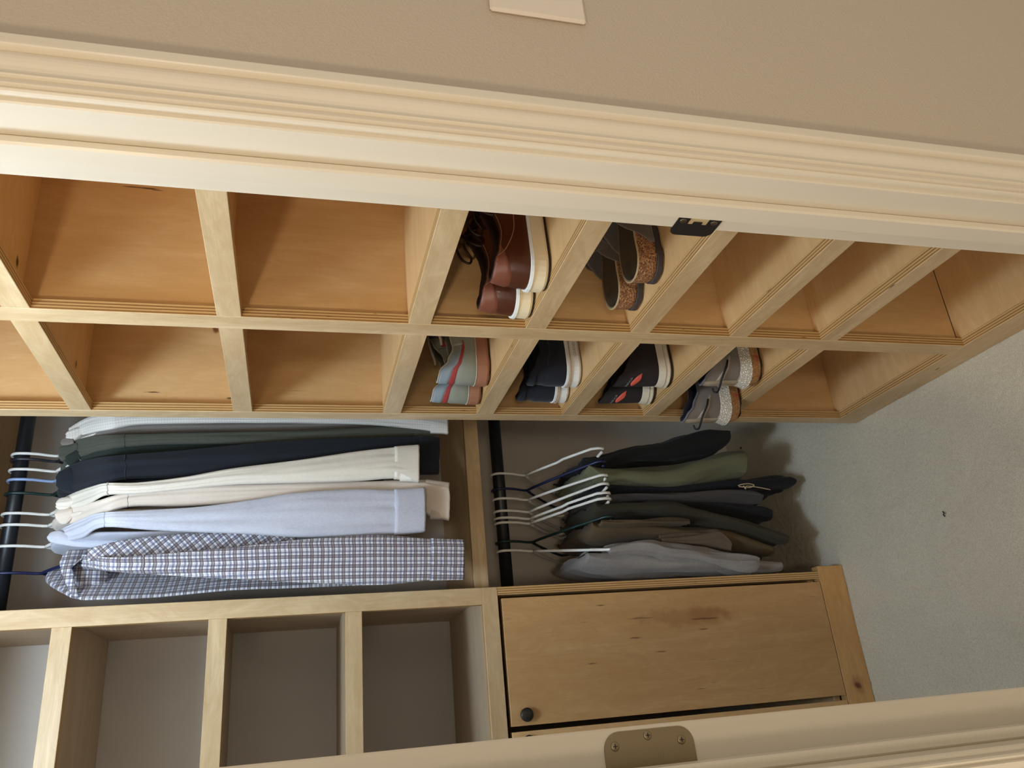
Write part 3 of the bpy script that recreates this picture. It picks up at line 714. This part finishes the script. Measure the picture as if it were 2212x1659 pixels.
trousers('trousers', 'dark olive trousers left of the drawstring pair', [(1286, 1078, 1100), (1301, 1080, 1114), (1374, 1074, 1116), (1460, 1070, 1121), (1504, 1086, 1125), (1576, 1104, 1149), (1634, 1119, 1160), (1692, 1139, 1174), (1706, 1148, 1170)], 1.865, P_OLIVE, 6.1, .30)
bt = trousers('trousers', 'brown trousers between the dark olive and grey linen pairs', [(1280, 1118, 1150), (1298, 1124, 1160), (1374, 1122, 1164), (1460, 1126, 1172), (1547, 1130, 1180), (1620, 1150, 1192), (1674, 1168, 1200)], 1.870, P_BROWN, 7.7, .30,
         legs=[([(1300, 1121, 1131), (1340, 1120, 1132), (1400, 1119, 1131), (1460, 1118, 1131), (1492, 1119, 1132)], 1.845, .10, P_BROWN)])
ln = trousers('trousers', 'pale grey linen trousers against the cabinet, leftmost on the lower rod', [(1272, 1186, 1216), (1300, 1182, 1226), (1345, 1176, 1234), (1414, 1178, 1240), (1489, 1182, 1240), (1562, 1190, 1238), (1640, 1200, 1236), (1692, 1203, 1233)], 1.865, P_LINEN, 8.9, .30,
         legs=[([(1320, 1180, 1190), (1345, 1172, 1190), (1380, 1166, 1192), (1416, 1166, 1196), (1440, 1172, 1204), (1500, 1178, 1212), (1560, 1184, 1226), (1610, 1190, 1232), (1634, 1196, 1230), (1641, 1203, 1222)], 1.835, .07, P_LINEN),
               ([(1430, 1158, 1172), (1480, 1150, 1176), (1530, 1144, 1180), (1562, 1142, 1184), (1584, 1170, 1186)], 1.855, .06, P_TAUPE)])
# drawstring bow and details
q = lambda x, y, Y: at(x, y, Y)
CREAMC = plain('cream_cord', srgb(198, 180, 146), .8)
obj('drawstring', join(tube([q(1594, 1049, 1.862), q(1604, 1046, 1.858), q(1618, 1045, 1.855), q(1629, 1048, 1.855), q(1620, 1053, 1.858), q(1607, 1052, 1.858), q(1596, 1051, 1.862)], .0014, 6, sub=5),
                       tube([q(1606, 1049, 1.856), q(1611, 1056, 1.855), q(1613, 1050, 1.855), q(1640, 1053, 1.858), q(1664, 1058, 1.86)], .0014, 6, sub=5)), CREAMC, gd, smooth=True)
obj('pocket_tag', boxvf(*(lambda a, b: (min(a.x, b.x), max(a.x, b.x), a.y-.004, a.y, min(a.z, b.z), max(a.z, b.z)))(q(1600, 1218, 1.832), q(1632, 1210, 1.832)), .001)[:2], P_LINEN, ln)
obj('hem_button', lathe(q(1600, 968, 1.862), (0, -1, 0), [(.003, 0), (.003, .002), (.001, .0025)], 10), plain('dark_button', srgb(30, 28, 24), .4), sg)

# a dark bit of lint on the carpet
d_ = RT*((1659-1110-829.5)/FPX) - UP*((2043-1106)/FPX) + FW; g_ = CP+d_*(-CAM_H/d_.z)
li_ = obj('lint', tube([(g_.x-.006, g_.y, .004), (g_.x-.002, g_.y+.002, .0052), (g_.x+.002, g_.y-.001, .0050), (g_.x+.006, g_.y+.003, .004)], .0013, 6, sub=4), plain('dark_lint', srgb(40, 34, 28), .9), smooth=True)
li_['label'] = 'tiny dark shred of lint lying on the carpet'; li_['category'] = 'lint'

# ---------------------------------------------------------------- shoes
def hwid(t, W, heel=.80):
    """half width of the sole along its length, t = 0 heel .. 1 toe"""
    t = min(1, max(0, t))
    if t < .13: return W*.5*heel*math.sqrt(max(0, 1-(1-t/.13)**2))
    if t < .38: f = (t-.13)/.25; f = f*f*(3-2*f); return W*.5*(heel+(heel*.95-heel)*f)
    if t < .68: f = (t-.38)/.30; f = f*f*(3-2*f); return W*.5*(heel*.95+(1-heel*.95)*f)
    return W*.5*math.sqrt(max(0, 1-((t-.68)/.32)**2))**.9
NS = 64
def outline(L, W, heel=.80):
    """[(x, y, t)] around the sole from the middle of the heel; near side first"""
    P = []
    for i in range(NS):
        a = 2*math.pi*i/NS
        t = (1-math.cos(a))/2; t = t**.92
        P.append((t*L, -math.copysign(hwid(t, W, heel), math.sin(a)) if 0 < i < NS and i != NS//2 else 0.0, t))
    return P
def smoothstep(a, b, x):
    f = min(1, max(0, (x-a)/(b-a))); return f*f*(3-2*f)
def interp(pts, t):
    for (a, b), (c, d) in zip(pts, pts[1:]):
        if t <= c: f = (t-a)/(c-a); f = f*f*(3-2*f); return b+(d-b)*f
    return pts[-1][1]
class Shoe:
    def __init__(s, name, label, heel, yaw, L, W, group, mirror=1):
        s.t = thing(name, label, 'shoe', heel, group); s.h = Vector(heel); s.c, s.s = math.cos(yaw), math.sin(yaw)
        s.L, s.W = L, W; s.o = outline(L, W)
    def P(s, x, y, z): return s.h+Vector((x*s.c-y*s.s, x*s.s+y*s.c, z))
    def sole(s, name, z0, z1, mat, grow=0.0, flare=0.0, spring=.0, wav=None, label=None, round_=.0015, z1f=None, parent=None, top=True):
        rings = []
        lv = [(0, -round_*1.5), (.15, 0), (.5, flare*.5), (.9, flare), (1, flare-round_)]
        for f, g in lv:
            ring = []
            for i, (x, y, t) in enumerate(s.o):
                k = 1+(grow+g)/max(.02, s.W*.5)
                xx = (x-s.L*.5)*(1+(grow+g)/(s.L*.5))+s.L*.5
                a = z0+(z1-z0)*0; b = z1 if z1f is None else z1f(t)
                lift = spring*smoothstep(.7, 1, t)
                w_ = 0 if wav is None or f > .2 else wav*(1 if (i % 4) < 2 else 0)
                ring.append(s.P(xx, y*k, a+(b-a)*f+lift+w_))
            rings.append(ring)
        return obj(name, loft(rings, True, top), mat, parent or s.t, smooth=False, **({'label': label} if label else {}))
    def surf(s, i, k, grow=0.0):
        """point of the upper: i = place around the outline (float), k = 0 sole .. 1 rim"""
        i0 = int(math.floor(i)) % NS; f = i-math.floor(i)
        a, b = s.o[i0], s.o[(i0+1) % NS]
        x = a[0]+(b[0]-a[0])*f; y = a[1]+(b[1]-a[1])*f; t = a[2]+(b[2]-a[2])*f
        H = interp(s.H, t); top = interp(s.inset, t)
        bul = s.bulge*math.sin(math.pi*min(1, k*1.1))
        ins = s.base_in+top*k**interp(s.pw, t)-bul*.12*(1 if t < .5 else .6)
        yy = y*(1-ins)
        lean = s.lean*(k**1.3)*smoothstep(.35, 0, t)
        xx = x+lean+(s.L-x)*0
        toe = smoothstep(.72, 1, t)
        xx -= toe*(ins*.30)*s.L*.16*k
        d = Vector((x-s.L*.3, y, 0)); d = d.normalized() if d.length > 1e-6 else Vector((-1, 0, 0))
        if t < .10: d = Vector((-(1-t/.10), y/(s.W*.4), 0)).normalized()
        return s.P(xx+d.x*grow, yy+d.y*grow, s.z0+H*k+s.spring*smoothstep(.7, 1, t))
    def upper(s, mat, lining, z0, H, inset, lean=.006, base_in=.04, bulge=.6, spring=.004, pw=((0, 1.6), (.45, 1.6), (.6, 2.2), (1, 2.6)), name='upper', lip=.006, depth=.7):
        s.z0, s.H, s.inset, s.lean, s.base_in, s.bulge, s.spring, s.pw = z0, H, inset, lean, base_in, bulge, spring, pw
        K = 12
        rings = [[s.surf(i, k/K) for i in range(NS)] for k in range(K+1)]
        u = obj(name, loft(rings, False, False), mat, s.t, smooth=True)
        inner = []
        for (kk, g) in ((1.0, 0), (1.02, -lip*.5), (.98, -lip), (.75, -lip*1.2), (.5, -lip*1.3), (.15, -lip*1.4)):
            inner.append([s.surf(i, kk, g) for i in range(NS)])
        li = obj('lining', loft(inner, False, True), lining, s.t, smooth=True)
        return u
    def patch(s, name, i0, i1, klo, khi, mat, grow=.0012, n=18, m=7, parent=None, label=None, th=.0008):
        """raised piece on the upper between outline places i0..i1, heights klo(f)..khi(f)"""
        v = []; f = []
        for a in range(n+1):
            q_ = a/n; i = i0+(i1-i0)*q_; lo, hi = klo(q_), khi(q_)
            for b in range(m+1):
                e = (1 if 0 < b < m and 0 < a < n else 0)
                v.append(s.surf(i % NS, lo+(hi-lo)*b/m, grow*e+.0002))
        for a in range(n):
            for b in range(m):
                k = a*(m+1)+b; f.append((k, k+m+1, k+m+2, k+1))
        return obj(name, (v, f), mat, parent or s.t, smooth=True, **({'label': label} if label else {}))
    def line(s, name, pts, r, mat, grow=.0008, sub=5, parent=None):
        return obj(name, tube([s.surf(i % NS, k, grow) for i, k in catmull(pts, sub)], r, 6), mat, parent or s.t, smooth=True)
    def lace(s, name, pts, r, mat, sub=6, parent=None):
        return obj(name, tube([s.P(*p) for p in pts], r, 7, sub=sub), mat, parent or s.t, smooth=True)
def textmesh(body, size, depth):
    cu_ = bpy.data.curves.new('lettering', 'FONT'); cu_.body = body; cu_.size = size; cu_.extrude = depth; cu_.align_x = 'LEFT'
    o = bpy.data.objects.new('lettering', cu_); C.objects.link(o)
    dg = bpy.context.evaluated_depsgraph_get(); me = bpy.data.meshes.new_from_object(o.evaluated_get(dg))
    bpy.data.objects.remove(o); bpy.data.curves.remove(cu_)
    v = [p.co.copy() for p in me.vertices]; f = [tuple(p.vertices) for p in me.polygons]; bpy.data.meshes.remove(me)
    return v, f
def lettering(sh, body, size, mat, fn, parent=None, depth=.0003, name='lettering'):
    v, f = textmesh(body, size, depth)
    return obj(name, ([fn(p) for p in v], f), mat, parent or sh.t)

LEATHER = plain('brown_leather', srgb(80, 41, 24), .30, 0, 130, .10, .0006, var=.22, coat=.25)
LEATHER_D = plain('dark_brown_lining', srgb(46, 26, 18), .55)
TAN = plain('reddish_tan_leather', srgb(118, 66, 48), .45, 0, 300, .1, .0003)
THREAD = plain('tan_thread', srgb(150, 108, 76), .7)
CREAM_S = plain('cream_rubber_sole', srgb(236, 220, 186), .55, var=.06)
WHITE_S = plain('white_rubber_sole', srgb(232, 232, 228), .5, var=.07)
DARK_S = plain('dark_rubber_outsole', srgb(40, 34, 32), .6)
GUM = plain('gum_rubber_sole', srgb(164, 112, 84), .55, 0, 60, .1, .001)
SAGE = plain('grey_green_leather', srgb(146, 148, 134), .55, 0, 300, .08, .0003, var=.05)
BLUEG = plain('blue_grey_neoprene', srgb(142, 154, 162), .7, 0, 900, .1, .0003)
RED = plain('brick_red_webbing', srgb(164, 60, 58), .7, 0, 1200, .2, .0003)
PALEP = plain('pale_piping', srgb(190, 176, 158), .7)
SUEDE = plain('navy_suede', srgb(22, 25, 38), .95, 0, 700, .25, .0004, sheen=.12, var=.12)
SUEDE_L = plain('navy_suede_lining', srgb(16, 17, 24), .95)
BLACKK = plain('black_knit', srgb(42, 36, 38), .92, 0, 1000, .3, .0003, var=.1)
BLACKL = plain('black_lining', srgb(14, 13, 15), .95)
CORAL = plain('coral_patch', srgb(222, 96, 80), .6, 0, 900, .15, .0003)
GREYT = plain('grey_print', srgb(128, 130, 130), .6)
GKNIT = plain('grey_knit', srgb(126, 118, 112), .9, 0, 800, .4, .0004, var=.1)
GLACE = plain('grey_glossy_strap', srgb(170, 158, 138), .3)
BLKLACE = plain('black_lace', srgb(18, 16, 24), .6)
CORK = None
def corkmat():
    m, t, bs = new_mat('cork')
    tc = nd(t, 'ShaderNodeTexCoord').outputs['Object']
    vo = nd(t, 'ShaderNodeTexVoronoi', i_Vector=tc, i_Scale=520.0)
    sep = nd(t, 'ShaderNodeSeparateColor', i_0=vo.outputs['Color'])
    t.links.new(ramp(t, sep.outputs[0], [(0, srgb(84, 50, 30)), (.5, srgb(142, 98, 64)), (.85, srgb(178, 130, 88)), (1, srgb(204, 160, 116))]), bs.inputs['Base Color'])
    bs.inputs['Roughness'].default_value = .75; bump(t, bs, vo.outputs['Distance'], .4, .001); return m
CORK = corkmat()
def bubblemat(name, c1, c2, scale):
    m, t, bs = new_mat(name)
    tc = nd(t, 'ShaderNodeTexCoord').outputs['Object']
    vo = nd(t, 'ShaderNodeTexVoronoi', i_Vector=tc, i_Scale=scale, feature='DISTANCE_TO_EDGE')
    f = nd(t, 'ShaderNodeMapRange', i_0=vo.outputs['Distance'], i_1=.02, i_2=.22).outputs[0]
    t.links.new(mixc(t, f, c2, c1), bs.inputs['Base Color']); bs.inputs['Roughness'].default_value = .45
    bump(t, bs, f, .7, .002); return m
BUBBLE = bubblemat('white_bubbled_foam', srgb(236, 232, 222), srgb(198, 186, 166), 190)
def ribmat():
    m, t, bs = new_mat('copper_ribbed_rubber')
    tc = nd(t, 'ShaderNodeTexCoord').outputs['Object']
    n = noisen(t, vmath(t, 'MULTIPLY', tc, (900, 500, 240)).outputs[0], 1.0, 2)
    big = noisen(t, tc, 28, 2)
    c = ramp(t, n, [(.35, srgb(132, 92, 56)), (.6, srgb(196, 156, 106)), (.75, srgb(222, 190, 140))])
    t.links.new(mixc(t, nd(t, 'ShaderNodeMapRange', i_0=big, i_1=.60, i_2=.72).outputs[0], c, srgb(176, 78, 66)), bs.inputs['Base Color'])
    bs.inputs['Roughness'].default_value = .5; bump(t, bs, n, .5, .001); return m
COPPER = ribmat()
S4, S5, S6, S7 = 1.0272, .8256, .6215, .4197

# brown leather derbies
HB_ = ((0, .062), (.06, .060), (.16, .052), (.30, .047), (.40, .052), (.47, .066), (.54, .072), (.64, .058), (.8, .042), (.95, .028), (1, .020))
IB = ((0, .20), (.08, .20), (.2, .26), (.34, .34), (.44, .45), (.50, .62), (.56, .95), (.7, 1.0), (1, 1.0))
for nm, pos, yaw in (('nearer', (.640, 1.064, S4), .02), ('farther', (.640, 1.1565, S4), .0)):
    s = Shoe('leather_shoe', 'brown leather lace-up shoe with cream sole, %s of its pair' % nm, pos, yaw, .300, .088, 'brown leather shoes')
    s.sole('outsole', .0, .004, DARK_S, .0005, spring=.004)
    s.sole('midsole', .004, .031, CREAM_S, .0035, flare=-.001, spring=.004)
    s.sole('welt', .0275, .0335, WHITE_S, .0046, flare=-.001, spring=.004)
    s.upper(LEATHER, LEATHER_D, .030, HB_, IB, lean=.010, base_in=-.01, bulge=.8)
    s.patch('heel_tab', -8.5, 8.5, lambda f: .52+.46*abs(2*f-1)**2.2, lambda f: 1.0, TAN, .0016)
    for sg_ in (1, -1):
        s.line('stitching', [(sg_*6.0, .97), (sg_*8.5, .72), (sg_*11, .55), (sg_*13.5, .44), (sg_*15, .30), (sg_*15.5, .02)], .0009, THREAD)
        s.line('stitching', [(sg_*13.2, .46), (sg_*16, .60), (sg_*19, .70), (sg_*22, .78)], .0006, THREAD)
        s.line('stitching', [(sg_*1, .955), (sg_*5, .955), (sg_*9, .95), (sg_*13, .95), (sg_*17, .95)], .0007, THREAD)
        s.line('facing_seam', [(sg_*16.5, .02), (sg_*19, .35), (sg_*22, .50), (sg_*25, .62)], .0012, LEATHER_D)
    L = .300
    obj('tongue', loft([[s.P(x, y_*w_, z+.004*math.cos(y_*1.5)+d_) for y_, d_ in ((-1, 0), (-.5, .004), (0, .006), (.5, .004), (1, 0), (.5, -.001), (0, .002), (-.5, -.001))] for x, w_, z in ((.165, .018, .088), (.155, .021, .096), (.146, .023, .108), (.138, .023, .118), (.134, .020, .123))]), LEATHER, s.t, smooth=True)
    for k in range(4):
        x = .150+k*.014; z = .103-k*.008
        s.lace('lace', [(x, -.026, z-.010), (x+.003, -.014, z+.003), (x+.004, 0, z+.006), (x+.003, .014, z+.003), (x, .026, z-.010)], .0022, LEATHER_D)
    s.lace('lace_loop', [(.150, -.004, .112), (.140, -.018, .118), (.120, -.030, .106), (.112, -.034, .090), (.122, -.034, .088), (.140, -.026, .100), (.150, -.006, .110)], .0022, LEATHER_D)
    s.lace('lace_loop', [(.150, .004, .112), (.142, .020, .120), (.124, .030, .110), (.116, .030, .096), (.128, .030, .092), (.144, .024, .104), (.150, .006, .110)], .0022, LEATHER_D)

# cork clogs
CLOG = plain('taupe_suede_clog', srgb(98, 86, 76), .92, 0, 500, .2, .0004, var=.1, sheen=.3)
FOOTBED = plain('brown_suede_footbed', srgb(78, 62, 44), .95, 0, 200, .25, .0006, var=.25)
RIM = plain('pale_footbed_edge', srgb(182, 156, 118), .8)
for nm, pos, yaw in (('nearer', (.664, 1.060, S5), .04), ('farther', (.660, 1.148, S5), .02)):
    s = Shoe('cork_clog', 'taupe suede cork-soled clog, %s of its pair' % nm, pos, yaw, .285, .086, 'cork clogs')
    s.sole('outsole', .0, .012, plain('clog_outsole', srgb(64, 56, 54), .8), .0012, spring=.006, wav=.0025)
    zr = lambda t: .046-.004*smoothstep(.2, .5, t)+.002*math.sin(t*9)
    s.sole('cork_midsole', .012, .046, CORK, .0, flare=.001, spring=.006, z1f=zr, top=False)
    rings = []
    for (g, dz) in ((.0012, -.0015), (.0018, .0006), (.0, .0016), (-.003, .0004), (-.007, -.010), (-.014, -.018), (-.026, -.021)):
        ring = []
        for (x, y, t) in s.o:
            k = 1+g/(s.W*.5); xx = (x-s.L*.5)*(1+g/(s.L*.5))+s.L*.5
            ring.append(s.P(xx, y*k, zr(t)+dz*(1 if dz > -.005 else (.4+.6*smoothstep(.75, .4, t)))+.006*smoothstep(.7, 1, t)))
        rings.append(ring)
    obj('footbed', loft(rings[2:], False, True), FOOTBED, s.t, smooth=True)
    obj('footbed_edge', loft(rings[:4], False, False), RIM, s.t, smooth=True)
    # leather upper over the front half
    HC = ((0, .0), (.14, .002), (.22, .012), (.30, .024), (.40, .040), (.50, .052), (.60, .056), (.75, .046), (.92, .032), (1, .024))
    s.z0, s.H, s.inset, s.lean, s.base_in, s.bulge, s.spring, s.pw = .013, tuple((a, b+.030 if b > 0 else .031) for a, b in HC), ((0, .0), (.14, .02), (.24, .10), (.34, .30), (.44, .70), (.52, 1.0), (1, 1.0)), 0, -.045, .5, .006, ((0, 1.5), (.5, 2.0), (1, 2.4))
    ia = 8.6; v = []; f = []; n_, m_ = 60, 10
    for a in range(n_+1):
        i = ia+(NS-2*ia)*a/n_
        e = smoothstep(-.01, .07, min(a, n_-a)/n_)
        for b in range(m_+1):
            v.append(s.surf(i, (.0 if b == 0 else (b/m_)*(.25+.75*e)), .0016))
    for a in range(n_):
        for b in range(m_):
            k = a*(m_+1)+b; f.append((k, k+m_+1, k+m_+2, k+1))
    u_ = obj('upper', (v, f), CLOG, s.t, smooth=True)
    md = u_.modifiers.new('thickness', 'SOLIDIFY'); md.thickness = .0022
    obj('strap', loft([[s.P(.098+dx, y_, z_+th_) for dx, th_ in ((0, 0), (.020, .002), (.020, .0045), (0, .0025))] for y_, z_ in ((-.040, .056), (-.034, .070), (-.022, .080), (0, .086), (.022, .082), (.034, .072), (.041, .058))]), CLOG, s.t, smooth=False)

# grey green shoes with gum soles
HG_ = ((0, .080), (.05, .078), (.13, .060), (.24, .048), (.34, .052), (.44, .072), (.52, .080), (.62, .062), (.8, .044), (.95, .030), (1, .02))
IG = ((0, .22), (.08, .20), (.2, .26), (.34, .36), (.44, .50), (.52, .80), (.58, 1.0), (1, 1.0))
for nm, pos, yaw in (('nearer', (.652, 1.487, S4), .0), ('farther', (.644, 1.570, S4), .0)):
    s = Shoe('gum_sole_shoe', 'grey green shoe with red band and gum sole, %s of its pair' % nm, pos, yaw, .295, .079, 'grey green shoes')
    s.sole('outsole', .0, .008, plain('gum_tread', srgb(96, 62, 46), .7), .0, spring=.006, wav=.003)
    s.sole('midsole', .004, .036, GUM, .003, flare=-.001, spring=.006, z1f=lambda t: .030+.014*smoothstep(.12, .32, t)-.012*smoothstep(.4, .7, t))
    s.upper(SAGE, plain('sage_lining', srgb(112, 108, 92), .9), .029, HG_, IG, lean=.004, base_in=.0, bulge=1.0)
    s.patch('heel_cup', -9, 9, lambda f: .66+.05*math.cos((f-.5)*6), lambda f: 1.0, BLUEG, .0022)
    s.patch('red_band', -11, 11, lambda f: .53+.03*math.cos((f-.5)*6), lambda f: .665+.05*math.cos((f-.5)*6), RED, .0012)
    s.patch('heel_counter', -13, 13, lambda f: .0, lambda f: .54-.02*abs(2*f-1), SAGE, .0014)
    for sg_ in (1, -1):
        s.patch('side_strap', sg_*10.2, sg_*13.4, lambda f: .56+.02*f, lambda f: 1.0, PALEP if False else SAGE, .0022)
        s.patch('red_band', sg_*13.6, sg_*20, lambda f: .62-.02*f, lambda f: .80-.02*f, RED, .0013)
    s.line('collar_piping', [(k, 1.0) for k in range(-18, 19, 3)], .0016, PALEP, .0004)
    s.line('sole_piping', [(k, .02) for k in range(-22, 23, 2)], .0012, PALEP, .0016)
    s.lace('pull_lace', [(.150, -.012, .112), (.120, -.016, .108), (.098, -.012, .100), (.090, 0, .096)], .003, PALEP)
    for k in range(3):
        x = .150+k*.016; z = .104-k*.008
        s.lace('lace', [(x, -.024, z-.010), (x, -.012, z+.002), (x, 0, z+.005), (x, .012, z+.002), (x, .024, z-.010)], .0026, plain('dark_lace', srgb(54, 52, 46), .8) if k == 0 else PALEP)

# navy suede shoes with white soles
HN_ = ((0, .084), (.04, .082), (.12, .068), (.24, .054), (.34, .058), (.44, .076), (.52, .082), (.62, .064), (.8, .044), (.95, .030), (1, .02))
for nm, pos, yaw in (('nearer', (.654, 1.485, S5), .02), ('farther', (.652, 1.570, S5), .02)):
    s = Shoe('suede_shoe', 'navy suede shoe with white sole, %s of its pair' % nm, pos, yaw, .295, .080, 'navy suede shoes')
    s.sole('outsole', .0, .003, plain('white_tread', srgb(190, 184, 174), .7), -.003, spring=.005)
    so = s.sole('midsole', .002, .034, WHITE_S, .0035, flare=-.003, spring=.005, round_=.003)
    s.sole('foxing_stripe', .0245, .0262, plain('tan_stripe', srgb(190, 158, 130), .6), .0044, spring=.005)
    s.sole('welt', .0290, .0350, WHITE_S, .0034, spring=.005)
    s.upper(SUEDE, SUEDE_L, .033, HN_, IG, lean=.002, base_in=.0, bulge=1.0)
    s.patch('heel_counter', -11, 11, lambda f: .0, lambda f: .60-.30*abs(2*f-1)**2, SUEDE, .0018)
    s.patch('heel_collar', -7, 7, lambda f: .80+.05*abs(2*f-1), lambda f: 1.0, SUEDE, .0035)
    for sg_ in (1, -1): s.line('seam', [(sg_*6, .62), (sg_*9, .66), (sg_*12, .66), (sg_*16, .70), (sg_*20, .66)], .0007, plain('navy_thread', srgb(58, 60, 74), .9))
    if nm == 'nearer':
        lettering(s, 'GRAND', .0098, plain('sole_emboss_tan', srgb(204, 184, 158), .6), lambda p, s=s: s.P(.052+p.x, -(hwid((.052+p.x)/s.L, s.W)+.0034+p.z), .011+p.y), so)

# black knit sneakers
for nm, pos, yaw in (('nearer', (.648, 1.464, S6), .02), ('farther', (.646, 1.556, S6), .02)):
    s = Shoe('knit_sneaker', 'black knit sneaker with coral heel patch and white sole, %s of its pair' % nm, pos, yaw, .295, .078, 'black sneakers')
    s.sole('outsole', .0, .006, DARK_S, .0015, spring=.006)
    so = s.sole('midsole', .005, .036, CREAM_S if False else plain('off_white_foam', srgb(222, 212, 192), .6, var=.06), .0045, flare=-.004, spring=.006, round_=.003)
    s.line  # (shape helpers below need the upper first)
    HK_ = ((0, .098), (.03, .094), (.10, .076), (.22, .058), (.34, .060), (.44, .076), (.52, .082), (.62, .064), (.8, .044), (.95, .030), (1, .02))
    s.upper(BLACKK, BLACKL, .034, HK_, IG, lean=-.004, base_in=.0, bulge=1.3)
    s.patch('coral_patch', .1, 4.3, lambda f: .60-.14*f-.080*math.sin(math.pi*f), lambda f: .60-.14*f+.095*math.sin(math.pi*f)**.7, CORAL, .0018)
    for sg_ in (1, -1):
        s.patch('stripe', sg_*10.5, sg_*17.5, lambda f: .66+.04*f, lambda f: .70+.12*f, plain('pale_stripe', srgb(172, 160, 142), .7), .0016)
        s.line('stripe_piping', [(sg_*10.5, .70), (sg_*13, .745), (sg_*15.5, .785), (sg_*17.5, .82)], .0010, plain('rust_piping', srgb(120, 66, 50), .7), .0014)
    def heeltext(p, s=s):
        i = .1+p.x*210; k = .72-p.x*4+p.y*11.5
        q_ = s.surf(i % NS, k, .0020+p.z); return q_
    lettering(s, 'asics', .0085, GREYT, heeltext)
    s.sole('sole_groove', .0175, .0185, plain('sole_shadow', srgb(168, 156, 136), .7), .0042, spring=.006)
    if nm == 'nearer':
        lettering(s, 'ASICS', .0098, plain('sole_emboss', srgb(196, 184, 160), .6), lambda p, s=s: s.P(.075+p.x, -(hwid((.075+p.x)/s.L, s.W)+.0030+p.z), .012+p.y), so)

# grey knit running shoes with bubbled soles
for nm, pos, yaw in (('nearer', (.642, 1.430, S7), -.03), ('farther', (.596, 1.540, S7), -.05)):
    s = Shoe('running_shoe', 'grey knit running shoe with white bubbled sole, %s of its pair' % nm, pos, yaw, .300, .080, 'grey running shoes')
    s.sole('outsole', .0, .006, DARK_S, -.004, spring=.010, wav=.002)
    s.sole('lower_midsole', .004, .034, COPPER, .0, flare=.006, spring=.010, round_=.004)
    s.sole('midsole', .030, .062, BUBBLE, .0105, flare=-.007, spring=.010, round_=.006, z1f=lambda t: .060-.018*smoothstep(.25, .7, t))
    HR_ = ((0, .098), (.03, .094), (.10, .078), (.22, .060), (.34, .060), (.44, .074), (.52, .080), (.62, .062), (.8, .042), (.95, .028), (1, .02))
    s.upper(GKNIT, plain('dark_knit_lining', srgb(44, 42, 52), .95), .046, HR_, IG, lean=-.004, base_in=.02, bulge=.9, spring=.010)
    s.patch('heel_strip', -1.6, 1.6, lambda f: .06, lambda f: .98, GLACE, .0035, label='glossy heel strip')
    for sg_ in (1, -1):
        s.patch('lace_tab', sg_*1.6, sg_*8.2, lambda f: .52-.02*f, lambda f: .70-.14*f, GLACE, .0022)
        s.patch('heel_panel', sg_*1.4, sg_*10, lambda f: .0, lambda f: .16-.10*f, GLACE, .0016)
    h_ = lambda i, k, g: tuple(s.surf(i % NS, k, g))
    obj('lace_loop', tube([h_(7.4, .60, .004), h_(5.5, .62, .0045), h_(3, .62, .006), h_(.8, .61, .013), h_(-.6, .58, .017), h_(-1.2, .63, .016), h_(-1.5, .66, .008)], .0023, 8, sub=6), BLKLACE, s.t, smooth=True)
    s.line('collar_edge', [(k, .995) for k in range(-18, 19, 3)], .0022, plain('grey_blue_edge', srgb(110, 114, 124), .7), .0004)
